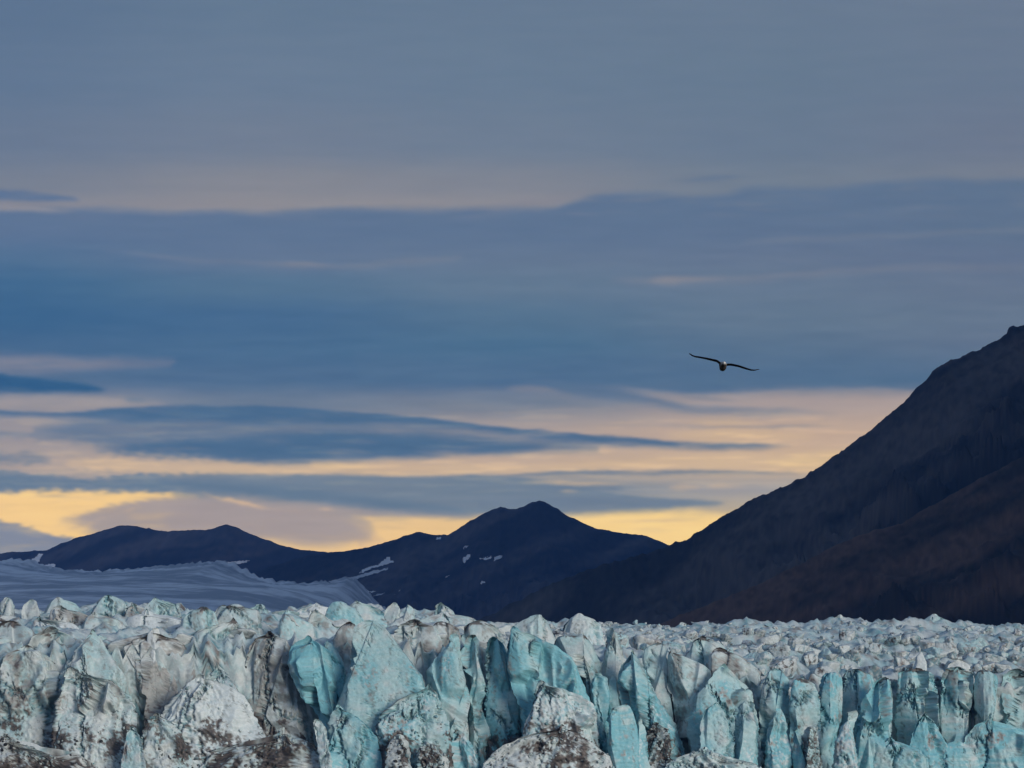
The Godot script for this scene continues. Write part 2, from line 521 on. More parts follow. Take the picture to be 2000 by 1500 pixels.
func hill_mesh(called: String, x0: float, x1: float, step: float, d0: float, d1: float, rows: int, paint: Callable, mat: Material) -> MeshInstance3D:
	var k: Dictionary = hills[called]
	var cols := int((x1 - x0) / step) + 1
	var v := PackedVector3Array()
	var c := PackedColorArray()
	v.resize(cols * rows)
	c.resize(cols * rows)
	var i := 0
	for r in rows:
		var t := r / float(rows - 1)
		var d := lerpf(d1, d0, t)
		for q in cols:
			var x: float = (x0 + q * step - 1000.0) / F * k.dr   # parallel columns, true to scale
			var y := height(k, x, d)
			v[i] = Vector3(x, y, -d)
			c[i] = paint.call(x, y, d)
			i += 1
	var o := put(called, grid_mesh(v, c, cols, rows), mat)
	tag(o, "", "", "", "structure")
	return o


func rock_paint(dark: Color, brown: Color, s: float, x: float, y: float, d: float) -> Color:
	# shale and scree: broad patches, fine grain; stripes paint in shading of ribs and gullies
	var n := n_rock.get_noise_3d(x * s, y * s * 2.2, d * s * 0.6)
	var rib_shading := n_rock.get_noise_2d(x * s * 0.9, (y - x * 0.52) * s * 7.0 + n * 60.0)
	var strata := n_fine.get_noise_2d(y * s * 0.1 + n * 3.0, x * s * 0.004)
	var t := clampf(0.4 + n * 1.1 + rib_shading * 1.3 + strata * 0.35, 0.0, 1.0)
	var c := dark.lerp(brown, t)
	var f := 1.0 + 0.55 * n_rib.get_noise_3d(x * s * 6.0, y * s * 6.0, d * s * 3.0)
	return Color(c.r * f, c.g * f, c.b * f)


func snow_patch(parent: Node, called: String, outline: Array, tint: Color):
	# an old drift lying on the slope: its outline is found on the mountainside, the surface follows the ground one metre above it
	var k: Dictionary = hills[called]
	var poly := PackedVector2Array()
	for i in range(0, outline.size(), 2):
		poly.append(Vector2(outline[i], outline[i + 1]))
	var box := Rect2(poly[0], Vector2.ZERO)
	for p in poly:
		box = box.expand(p)
	var st := SurfaceTool.new()
	st.begin(Mesh.PRIMITIVE_TRIANGLES)
	var stepx := 1.5
	var stepy := 1.0
	var nx := int(box.size.x / stepx) + 3
	var ny := int(box.size.y / stepy) + 3
	var pts := {}
	for j in ny:
		for i in nx:
			var px := box.position.x + (i - 1) * stepx
			var py := box.position.y + (j - 1) * stepy
			var ww := Vector2(n_fine.get_noise_2d(px * 0.1, py * 0.1) * 3.0, n_fine.get_noise_2d(px * 0.1 + 40.0, py * 0.2) * 2.0)
			if Geometry2D.is_point_in_polygon(Vector2(px, py) + ww, poly):
				pts[Vector2i(i, j)] = on_hill(k, px, py)
	var lift: float = 0.0005 * k.dr
	for key in pts:
		for dj in [-1, 0]:
			for di in [-1, 0]:
				pass
		var a: Vector3 = pts[key]
		var right := Vector2i(key.x + 1, key.y)
		var down := Vector2i(key.x, key.y + 1)
		var diag := Vector2i(key.x + 1, key.y + 1)
		if pts.has(right) and pts.has(down):
			snow_tri(st, a, pts[right], pts[down], lift, tint)
			if pts.has(diag):
				snow_tri(st, pts[right], pts[diag], pts[down], lift, tint)
	st.generate_normals()
	var m := st.commit()
	if m and m.get_surface_count() > 0:
		put("snow_patch", m, snow, parent)


func snow_tri(st: SurfaceTool, a: Vector3, b: Vector3, c: Vector3, lift: float, tint: Color):
	for p in [a, b, c]:
		var f := 0.92 + 0.12 * n_mid.get_noise_3dv(p * 0.05)
		st.set_color(Color(tint.r * f, tint.g * f, tint.b * f))
		st.set_smooth_group(1)
		st.add_vertex(p + Vector3(0, lift, 0))


func on_hill(k: Dictionary, px: float, py: float) -> Vector3:
	var dr: float = k.dr
	var d := dr * 0.45
	var step := dr * 0.004
	var last := d
	while d < dr * 1.02:
		var x := (px - 1000.0) / F * d
		var y := EYE + (LEVEL - py) / F * d
		if height(k, x, d) >= y:
			break
		last = d
		d += step
	for i in 8:
		var mid := 0.5 * (last + d)
		if height(k, (px - 1000.0) / F * mid, mid) >= EYE + (LEVEL - py) / F * mid:
			d = mid
		else:
			last = mid
	return Vector3((px - 1000.0) / F * d, height(k, (px - 1000.0) / F * d, d), -d)


func make_mountains():
	hill("double_topped_mountain", 4300.0, 0.5, 24.0, [-900, 1110, -400, 1098, -100, 1084, 0, 1079, 40, 1076, 90, 1073, 120, 1060, 160, 1046, 200, 1035, 236, 1025, 252, 1024, 270, 1027, 300, 1032, 330, 1037, 350, 1034, 380, 1033, 400, 1034, 425, 1028, 445, 1022, 460, 1027, 480, 1037, 520, 1052, 560, 1066, 600, 1074, 640, 1077, 680, 1080, 760, 1100, 900, 1140])
	hill("peaked_mountain", 3400.0, 0.5, 26.0, [420, 1150, 520, 1110, 600, 1084, 650, 1078, 700, 1072, 730, 1066, 760, 1056, 800, 1043, 820, 1038, 835, 1041, 855, 1044, 875, 1045, 895, 1033, 920, 1016, 950, 1000, 970, 992, 978, 989, 990, 993, 1010, 993, 1025, 988, 1040, 980, 1052, 977, 1064, 979, 1085, 991, 1110, 1007, 1140, 1022, 1165, 1032, 1200, 1038, 1220, 1042, 1255, 1043, 1265, 1047, 1307, 1064, 1400, 1090, 1600, 1120])
	hill("steep_mountain", 1600.0, 0.55, 58.0, [860, 1250, 900, 1230, 930, 1212, 1000, 1178, 1060, 1148, 1100, 1130, 1150, 1112, 1200, 1096, 1260, 1080, 1307, 1063, 1340, 1052, 1380, 1027, 1420, 1002, 1470, 974, 1510, 958, 1540, 944, 1570, 930, 1600, 909, 1640, 881, 1680, 853, 1700, 838, 1740, 806, 1764, 785, 1770, 776, 1800, 748, 1830, 717, 1845, 706, 1870, 698, 1900, 686, 1930, 673, 1955, 657, 1968, 650, 1969, 640, 1985, 636, 2000, 634, 2100, 622, 2250, 570, 2500, 540, 2800, 560])
	hill("brown_spur_hill", 1000.0, 0.5, 44.0, [1180, 1262, 1260, 1228, 1330, 1198, 1380, 1180, 1420, 1164, 1500, 1130, 1560, 1100, 1620, 1070, 1660, 1050, 1700, 1036, 1760, 1020, 1800, 996, 1850, 968, 1900, 940, 1950, 914, 2000, 888, 2100, 836, 2250, 760, 2500, 690, 2700, 660])
	hill("snowfield", 3000.0, 0.15, 2.0, [-900, 1110, -300, 1104, -60, 1096, 0, 1096, 40, 1093, 70, 1098, 100, 1108, 130, 1113, 200, 1117, 260, 1112, 320, 1106, 380, 1102, 420, 1098, 445, 1096, 462, 1104, 490, 1118, 515, 1130, 560, 1138, 620, 1139, 660, 1134, 690, 1128, 705, 1140, 725, 1160, 742, 1180, 780, 1205, 900, 1240])

	var shale := Color(0.022, 0.022, 0.023)
	var scree := Color(0.070, 0.061, 0.055)  # kept well above shale so the painted rib shading shows
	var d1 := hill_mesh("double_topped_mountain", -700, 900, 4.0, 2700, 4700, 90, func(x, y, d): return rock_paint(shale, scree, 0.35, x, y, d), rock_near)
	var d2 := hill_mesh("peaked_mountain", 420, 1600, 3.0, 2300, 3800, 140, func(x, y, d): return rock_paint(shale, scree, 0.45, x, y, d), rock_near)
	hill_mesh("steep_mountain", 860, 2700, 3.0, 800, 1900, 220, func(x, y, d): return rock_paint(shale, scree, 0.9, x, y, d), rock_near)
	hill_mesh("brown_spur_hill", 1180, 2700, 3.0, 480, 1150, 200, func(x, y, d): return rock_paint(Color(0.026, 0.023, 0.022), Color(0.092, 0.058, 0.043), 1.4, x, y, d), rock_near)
	# unseen massif added beyond the view to keep the daylight off the visible mountains
	var mv := PackedVector3Array()
	var mc := PackedColorArray()
	for r in 130:
		var d := 4300.0 - r * 30.0
		for q in 91:
			var x := 150.0 + q * 30.0
			var y := 1250.0 * smoothstep(0.0, 330.0, x - 0.3057 * d - 40.0) * smoothstep(420.0, 640.0, d) * smoothstep(3050.0, 2700.0, x)
			y += n_rock.get_noise_2d(x, d) * 90.0 * clampf(y / 300.0, 0.0, 1.0) - 5.0
			mv.append(Vector3(x, y, -d))
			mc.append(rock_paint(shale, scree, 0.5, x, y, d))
	tag(put("added_shade_mountain", grid_mesh(mv, mc, 91, 130), rock_near), "", "", "", "structure")
	var streak := noise(81, 1.0, 5)
	hill_mesh("snowfield", -700, 900, 4.0, 900, 3100, 240, func(x, y, d):
		var s := streak.get_noise_2d(x * 0.004, d * 0.007)
		var g := streak.get_noise_2d(x * 0.03, d * 0.03)
		return Color(0.36, 0.39, 0.42).lerp(Color(0.78, 0.80, 0.82), clampf(0.42 + s * 1.3 + g * 0.6, 0.0, 1.0)), snow)

	var white := Color(0.80, 0.81, 0.82)
	var pale := Color(0.62, 0.64, 0.66)
	snow_patch(d1, "double_topped_mountain", [58, 1099, 66, 1091, 78, 1082, 84, 1083, 80, 1094, 74, 1102], white)
	snow_patch(d1, "double_topped_mountain", [84, 1107, 96, 1102, 110, 1103, 106, 1110, 90, 1113], white)
	snow_patch(d1, "double_topped_mountain", [440, 1100, 456, 1098, 470, 1096, 492, 1096, 484, 1101, 462, 1105, 448, 1110], white)
	snow_patch(d1, "double_topped_mountain", [514, 1132, 522, 1129, 530, 1131, 524, 1134], pale)
	snow_patch(d2, "peaked_mountain", [699, 1120, 716, 1110, 738, 1104, 748, 1096, 758, 1089, 764, 1090, 762, 1096, 771, 1099, 756, 1105, 736, 1110, 716, 1118, 702, 1124], white)
	snow_patch(d2, "peaked_mountain", [640, 1136, 690, 1128, 730, 1116, 760, 1110, 752, 1117, 716, 1128, 680, 1138, 648, 1143], pale)
	snow_patch(d2, "peaked_mountain", [680, 1160, 696, 1155, 716, 1152, 720, 1156, 738, 1156, 728, 1160, 700, 1162], white)
	snow_patch(d2, "peaked_mountain", [902, 1100, 906, 1090, 914, 1084, 921, 1083, 920, 1090, 912, 1097, 906, 1103], white)
	snow_patch(d2, "peaked_mountain", [932, 1092, 944, 1091, 954, 1088, 962, 1089, 956, 1095, 942, 1096], white)
	snow_patch(d2, "peaked_mountain", [961, 1100, 966, 1090, 976, 1087, 987, 1086, 980, 1093, 970, 1096], white)
	snow_patch(d2, "peaked_mountain", [934, 1143, 940, 1138, 948, 1136, 947, 1141, 940, 1144], white)
	snow_patch(d2, "peaked_mountain", [902, 1074, 908, 1069, 916, 1066, 914, 1070, 907, 1075], pale)
	snow_patch(d2, "peaked_mountain", [764, 1166, 768, 1162, 774, 1161, 771, 1165], pale)
	snow_patch(d2, "peaked_mountain", [775, 1157, 780, 1153, 784, 1153, 780, 1157], pale)
	snow_patch(d2, "peaked_mountain", [868, 1130, 874, 1126, 879, 1125, 874, 1130], pale)
	snow_patch(d2, "peaked_mountain", [724, 1166, 740, 1161, 752, 1160, 744, 1165, 730, 1168], pale)
	snow_patch(d2, "peaked_mountain", [848, 1056, 854, 1052, 865, 1050, 862, 1054, 852, 1058], white)


# ==================================================================== glacier
func glacier_front_row(x: float) -> float:
	return lut([-600, 1262, 0, 1272, 250, 1262, 500, 1252, 800, 1252, 1000, 1256, 1200, 1270, 1300, 1292, 1500, 1318, 2000, 1322, 2600, 1322], x)


func glacier_back(x: float) -> Vector2:   # (row, distance) of the crest at the back
	return Vector2(lut([-600, 1192, 0, 1192, 300, 1190, 420, 1196, 500, 1196, 650, 1196, 760, 1197, 860, 1206, 940, 1217, 1100, 1219, 1300, 1217, 1500, 1211, 2000, 1215, 2600, 1212], x), lut([-600, 365, 700, 365, 1000, 400, 1200, 430, 2600, 430], x))


func surface_row(x: float, d: float) -> float:
	# picture row of the glacier surface at this column and distance
	var b := glacier_back(x)
	var y0 := (LEVEL - glacier_front_row(x)) / F * 307.0
	var y1 := (LEVEL - b.x) / F * b.y
	var t := clampf((d - 307.0) / (b.y - 307.0), 0.0, 1.0)
	var y := lerpf(y0, y1, t)
	return LEVEL - y * F / d


func ice_color(p: Vector3, k: Dictionary, below_top: float) -> Color:
	var a := n_patch.get_noise_3d(p.x, p.y * 0.7, p.z)
	var b := n_mid.get_noise_3d(p.x + 31.0, p.y * 1.3, p.z)
	var g := n_grit.get_noise_3dv(p)
	var blue: float = k.blue * 1.12 + 0.03
	var band := n_mid.get_noise_2d(p.x * 0.12 + 7.0, p.y * 4.0 + n_low.get_noise_3dv(p) * 3.0)
	var t := clampf(blue + (a * 0.9 + b * 0.35 + g * 0.12) * (0.35 + blue * 0.8) + band * 0.35 * k.layer, 0.0, 1.0)
	var c := Color(0.62, 0.66, 0.65).lerp(Color(0.44, 0.64, 0.655), smoothstep(0.0, 0.55, t)).lerp(Color(0.23, 0.54, 0.605), smoothstep(0.5, 1.0, t))
	# frosted, crumbled surface
	var w := smoothstep(0.25, 0.75, k.white + a * 0.5 + g * 0.55 + b * 0.45 + 0.1)
	c = c.lerp(Color(0.76, 0.80, 0.80), w * 0.85)
	# thin film of brown silt, in patches and in runs where meltwater carried it
	var run := n_mid.get_noise_3d(p.x * 1.8, p.y * 0.22, p.z * 1.8 + 50.0)
	var br := smoothstep(0.52 - k.brown * 1.2, 0.9 - k.brown * 1.2, a * 0.75 + b * 0.45 + g * 0.3 + run * 0.5 + 0.14)
	c = c.lerp(Color(0.30, 0.25, 0.22), br * 0.7)
	# refrozen clear ice in old cracks
	var cr := n_crack.get_noise_3d(p.x, p.y * 0.5, p.z) + 1.0
	var vein: float = 0.05 if k.scoop > 0.3 else 0.018
	if cr < vein:
		c = c.lerp(Color(0.06, 0.26, 0.32), (1.0 - cr / vein) * 0.8)
	# hairline cracks filled with silt
	var hair := n_crack.get_noise_3d(p.x * 2.1 + 17.0, p.y * 0.9, p.z * 2.1) + 1.0
	if hair < 0.028:
		c = c.lerp(Color(0.14, 0.15, 0.14), (1.0 - hair / 0.028) * 0.75)
	# grit and stones, in speckles and along the old upper surface
	var d := g * 0.45 + b * 0.5 + a * 0.65 + run * 0.3
	var di := smoothstep(0.62 - k.dirt, 0.82 - k.dirt, d)
	var crest: float = k.crest
	if crest > 0.0 and below_top < 2.2:
		di = maxf(di, smoothstep(0.0, 0.25, crest * 0.4 - below_top * 1.5 + g * 0.55 + b * 0.7))
	# debris squeezed up from the bed, in ragged patches along the foot of the cliff
	if k.foot > 0.0:
		var low: float = k.foot_y - p.y
		if low > -2.5:
			di = maxf(di, smoothstep(0.0, 0.3, minf(low * 0.16, 0.3) + g * 0.5 + b * 0.75 + a * 0.8 + run * 0.3 - 0.2))
	return c.lerp(Color(0.03, 0.026, 0.024).lerp(Color(0.15, 0.122, 0.108), clampf(g * 1.5 + 0.4, 0.0, 1.0)), di * 0.95)


func bulk(p: Vector3, size: float, k: Dictionary) -> float:
	# the large bends, hollows and flutes of a face
	var s := clampf(size / 5.0, 0.3, 1.0)
	var r := n_low.get_noise_3dv(p) * 0.55 * s
	r += (n_scallop.get_noise_3d(p.x, p.y * 0.5, p.z) + 0.55) * 1.1 * s * k.scoop
	r += n_mid.get_noise_3d(p.x * 1.6, p.y * 0.25, p.z * 1.6) * 0.5 * k.flute * s
	return r


func grain(p: Vector3, size: float, k: Dictionary) -> float:
	# what is left on the broken faces: crumbled skin, thin layers, cracks
	var s := clampf(size / 5.0, 0.3, 1.0)
	var r: float = n_mid.get_noise_3dv(p) * (0.07 + 0.27 * k.rough) * s
	r += n_fine.get_noise_3dv(p) * (0.03 + 0.2 * k.rough)
	r += n_fine.get_noise_2d(p.x * 0.05, p.y * 1.6) * 0.07 * k.layer
	var cr := n_crack.get_noise_3d(p.x, p.y * 0.5, p.z) + 1.0
	var gap: float = 0.05 if k.scoop > 0.3 else 0.02
	if cr < gap:
		r -= (1.0 - cr / gap) * (0.8 if k.scoop > 0.3 else 0.25) * s
	return r


func make_glacier():
	# the glacier itself: front wall, broken upper surface, and the fall behind its crest
	var k := {"blue": 0.25, "brown": 0.2, "dirt": 0.12, "crest": 0.0, "white": 0.2, "flute": 1.0, "rough": 0.6, "layer": 0.4, "scoop": 1.0, "foot": 0.0}
	var x0 := -420.0
	var step := 6.0
	var cols := 474
	var wall := 70
	var top := 210
	var back := 6
	var rows := wall + top + back
	var v := PackedVector3Array()
	var c := PackedColorArray()
	v.resize(cols * rows)
	c.resize(cols * rows)
	for q in cols:
		var x := x0 + q * step
		var b := glacier_back(x)
		var edge := glacier_front_row(x) + 16.0 + n_mid.get_noise_2d(x * 0.11, 5.0) * 26.0
		var front := at(x, edge, 305.5)
		for r in rows:
			var p: Vector3
			if r < wall:
				var t := r / float(wall)
				p = Vector3(front.x, lerpf(-1.0, front.y, t), -305.5)
				p.z += (bulk(p, 8.0, k) * 0.8 + grain(p, 8.0, k))
			elif r < wall + top:
				var t := pow((r - wall) / float(top - 1), 1.15)
				var d := lerpf(305.5, b.y, t)
				p = at(x, surface_row(x, d) + (edge - glacier_front_row(x)) * smoothstep(0.12, 0.0, t), d)
				var grow := smoothstep(0.0, 0.05, t)
				var block := n_scallop.get_noise_3d(p.x * 1.1, p.z * 0.9, 3.0) + 0.5
				var lump := n_mid.get_noise_2d(p.x * 0.9, p.z * 0.9)
				var wave := n_low.get_noise_2d(p.x * 0.35 + p.z * 0.12, p.z * 0.9)
				p.y += (wave * 2.0 - block * 0.7 + lump * 0.7 + n_fine.get_noise_3dv(p) * 0.3 - lerpf(0.2, 1.3, smoothstep(850.0, 1050.0, x))) * grow
			else:
				var t := (r - wall - top + 1) / float(back)
				p = at(x, b.x, b.y)
				p = p + Vector3(0, -30.0 * t, -60.0 * t)
			var i := r * cols + q
			v[i] = p
			c[i] = ice_color(p, k, 9.0)
	var o := put("glacier_terrain", grid_mesh(v, c, cols, rows, false, true), ice)
	tag(o, "", "", "", "structure")


# ==================================================================== ice towers of the front
func params(s: String) -> Dictionary:
	# "blue.brown.dirt.crest.white.flute.rough.layer" in tenths
	var k := {"blue": 0.3, "brown": 0.0, "dirt": 0.0, "crest": 0.0, "white": 0.0, "flute": 0.2, "rough": 0.2, "layer": 0.2, "rubble": 0.0, "scoop": 0.35, "cuts": 1.0, "foot": 0.0, "foot_y": 0.0}
	for w in s.split(" ", false):
		var q := w.split("=")
		k[q[0]] = float(q[1])
	return k


func tower(label: String, d: float, depth: float, look: String, rows_in: Array, called := "ice_tower", category := "ice tower", group := "ice blocks of the glacier front") -> MeshInstance3D:
	var k := params(look)
	k.foot_y = at(0.0, k.foot, d).y
	if called != "debris_mound" and d < 303.0 and rows_in[1] > 560.0:   # cleaner, bluer ice in the middle and right of the front
		k.blue += 0.11
		k.white -= 0.1
	var y_px := PackedFloat32Array()
	var l := PackedFloat32Array()
	var r := PackedFloat32Array()
	for i in range(0, rows_in.size(), 3):
		var a := at(rows_in[i + 1], rows_in[i], d)
		var b := at(rows_in[i + 2], rows_in[i], d)
		y_px.append(a.y)
		l.append(a.x)
		r.append(b.x)
	var h: float = y_px[0] - y_px[y_px.size() - 1]
	var wide := 0.0
	for i in l.size():
		wide = maxf(wide, r[i] - l[i])
	rng.seed = hash(label)
	# ground plan: an irregular polygon of six to eight broken faces
	# a broad front, two flanks, broken corners, a rough back
	var ang := [PI / 2 + rng.randf_range(-0.28, 0.28), rng.randf_range(-0.1, 0.35), PI - rng.randf_range(-0.1, 0.35), rng.randf_range(0.6, 1.0), PI - rng.randf_range(0.6, 1.0), -0.8, -1.6, -2.4]
	var dist := [rng.randf_range(0.55, 0.75), 1.0, 1.0, rng.randf_range(0.8, 1.1), rng.randf_range(0.8, 1.1), 0.9, 0.9, 0.9]
	var sides := ang.size()
	var cell := 0.15 if d < 303.0 else 0.2
	var n_front := clampi(int((wide + depth * 0.6) / cell), 16, 110)
	var n_back := clampi(n_front / 5, 6, 24)
	var n := n_front + n_back
	var a_of := PackedFloat32Array()
	for i in n_front:
		a_of.append(-0.25 + (PI + 0.5) * i / float(n_front))
	for i in n_back:
		a_of.append(PI + 0.25 + (PI - 0.5) * i / float(n_back))
	var levels := clampi(int(h / cell), 12, 170)
	var cap := 5
	var v := PackedVector3Array()
	var c := PackedColorArray()
	v.resize(n * (levels + cap))
	c.resize(n * (levels + cap))
	var turn := rng.randf() * 50.0
	var hd := depth * 0.5
	var y_top: float = y_px[0]
	var xs := PackedFloat32Array()
	var zs := PackedFloat32Array()
	xs.resize(n)
	zs.resize(n)
	for j in levels + cap:
		var t := clampf((j - cap) / float(levels - 1), 0.0, 1.0)
		var y := y_top - h * t
		var s: float = 1.0 if j >= cap else [0.02, 0.32, 0.6, 0.82, 0.94][j]
		var lift: float = 0.0 if j >= cap else (1.0 - s * s) * minf(0.6, 0.06 * wide)
		# left and right edges at this height
		var m := 0
		while m < y_px.size() - 2 and y_px[m + 1] > y:
			m += 1
		var u := clampf((y_px[m] - y) / maxf(0.001, y_px[m] - y_px[m + 1]), 0.0, 1.0)
		var xl := lerpf(l[m], l[m + 1], u)
		var xr := lerpf(r[m], r[m + 1], u)
		xl += n_fine.get_noise_2d(y * 0.7, turn) * 0.16
		xr += n_fine.get_noise_2d(y * 0.7, turn + 9.0) * 0.16
		var down := y_top - y
		var pad := 0.05 * (xr - xl) * smoothstep(0.5, 4.0, down)
		xl -= pad
		xr += pad
		var thick := hd * (0.42 + 0.58 * clampf(sqrt(down / 5.0), 0.0, 1.0))
		var lo := 9.0
		var hi := -9.0
		for i in n:
			var a: float = a_of[i]
			var rr := 2.0
			for q in sides:
				var ca := cos(a - ang[q] - 0.14 * sin(y * 0.21 + q * 2.1 + turn))
				if ca > 0.12:
					rr = minf(rr, dist[q] / ca)
			xs[i] = rr * cos(a)
			zs[i] = rr * sin(a)
			lo = minf(lo, xs[i])
			hi = maxf(hi, xs[i])
		for i in n:
			var fx := (xs[i] - lo) / (hi - lo)
			var p := Vector3(lerpf(xl, xr, 0.5 + (fx - 0.5) * s), y + lift, -d - hd + zs[i] * thick * s)
			var out := Vector3(cos(a_of[i]) * 0.55, 0.0, sin(a_of[i]))
			var e := bulk(p, minf(wide, 8.0), k)
			if j < cap:
				p.y += e * 0.4
				p += out * e * s * 0.8
			else:
				p += out * e
			v[j * n + i] = p
	# fracture planes: each shaves a flat face off the block
	var cuts := clampi(int(wide * h * 0.14 * k.cuts) + 4, 5, 22)
	var cut_n := PackedVector3Array()
	var cut_d := PackedFloat32Array()
	for q in cuts:
		var j := rng.randi_range(cap, levels + cap - 1)
		var i := rng.randi_range(0, n_front - 1)
		i = clampi(i, 2, n_front - 3)
		j = clampi(j, cap + 1, levels + cap - 3)
		var at_p: Vector3 = v[j * n + i]
		var nrm: Vector3 = -(v[(j + 2) * n + i + 2] - v[(j - 2) * n + i - 2]).cross(v[(j - 2) * n + i + 2] - v[(j + 2) * n + i - 2]).normalized()
		nrm = (nrm + Vector3(rng.randf_range(-0.22, 0.22), rng.randf_range(-0.12, 0.3), rng.randf_range(-0.05, 0.2))).normalized()
		cut_n.append(nrm)
		cut_d.append(nrm.dot(at_p) - rng.randf_range(0.05, 0.4) * clampf(wide / 6.0, 0.25, 1.0))
	for j in levels + cap:
		var down := y_top - (y_top - h * clampf((j - cap) / float(levels - 1), 0.0, 1.0))
		for i in n:
			var idx := j * n + i
			var p: Vector3 = v[idx]
			if i < n_front:
				for q in cuts:
					var over := cut_n[q].dot(p) - cut_d[q]
					if over > 0.0:
						p -= cut_n[q] * over * smoothstep(1.5, 0.7, over)
			var out := Vector3(cos(a_of[i]) * 0.55, 0.0, sin(a_of[i]))
			p += out * grain(p, minf(wide, 8.0), k)
			v[idx] = p
			c[idx] = ice_color(p, k, maxf(0.0, down))
	var o := put(called, grid_mesh(v, c, n, levels + cap, true, true), ice)
	tag(o, label, category, group)
	if k.rubble > 0.0:
		strew(o, v, n, n_front, int(k.rubble), k)
	return o


func strew(parent: Node, v: PackedVector3Array, n: int, n_front: int, count: int, k: Dictionary):
	# broken ice and stones lying on the face of a heap
	if chunk_shapes.is_empty():
		for i in 4:
			chunk_shapes.append(boulder(300 + i, 8, 10, "blue=0.0 white=2.0 brown=-1 dirt=-1", Vector3(1.0, 0.8, 0.9), 1.2))
	var lists := [[], [], [], []]
	var tints := [[], [], [], []]
	for q in count:
		var j := rng.randi_range(2, v.size() / n - 1)
		var i := rng.randi_range(0, n_front - 1)
		var p: Vector3 = v[j * n + i]
		if p.y < 10.0:
			continue
		var s := 0.07 + 0.36 * pow(rng.randf(), 4.0)
		var b := Basis.from_euler(Vector3(rng.randf(), rng.randf(), rng.randf()) * TAU) * Basis.from_scale(Vector3(s, s * rng.randf_range(0.6, 1.0), s))
		var w := rng.randi() % 4
		lists[w].append(Transform3D(b, p + Vector3(0, 0, s * 0.1)))
		var c := ice_color(p * 1.02, k, 9.0)
		var f := rng.randf_range(0.7, 1.4)
		c = Color(minf(c.r * f, 1.0), minf(c.g * f, 1.0), minf(c.b * f, 1.0))
		tints[w].append(c)
	for w in 4:
		var mm := MultiMesh.new()
		mm.transform_format = MultiMesh.TRANSFORM_3D
		mm.use_colors = true
		mm.mesh = chunk_shapes[w]
		mm.instance_count = lists[w].size()
		for q in lists[w].size():
			mm.set_instance_transform(q, lists[w][q])
			mm.set_instance_color(q, tints[w][q])
		var r := MultiMeshInstance3D.new()
		r.name = "rubble"
		r.multimesh = mm
		r.material_override = ice
		r.set_meta("kind", "stuff")
		parent.add_child(r, true)


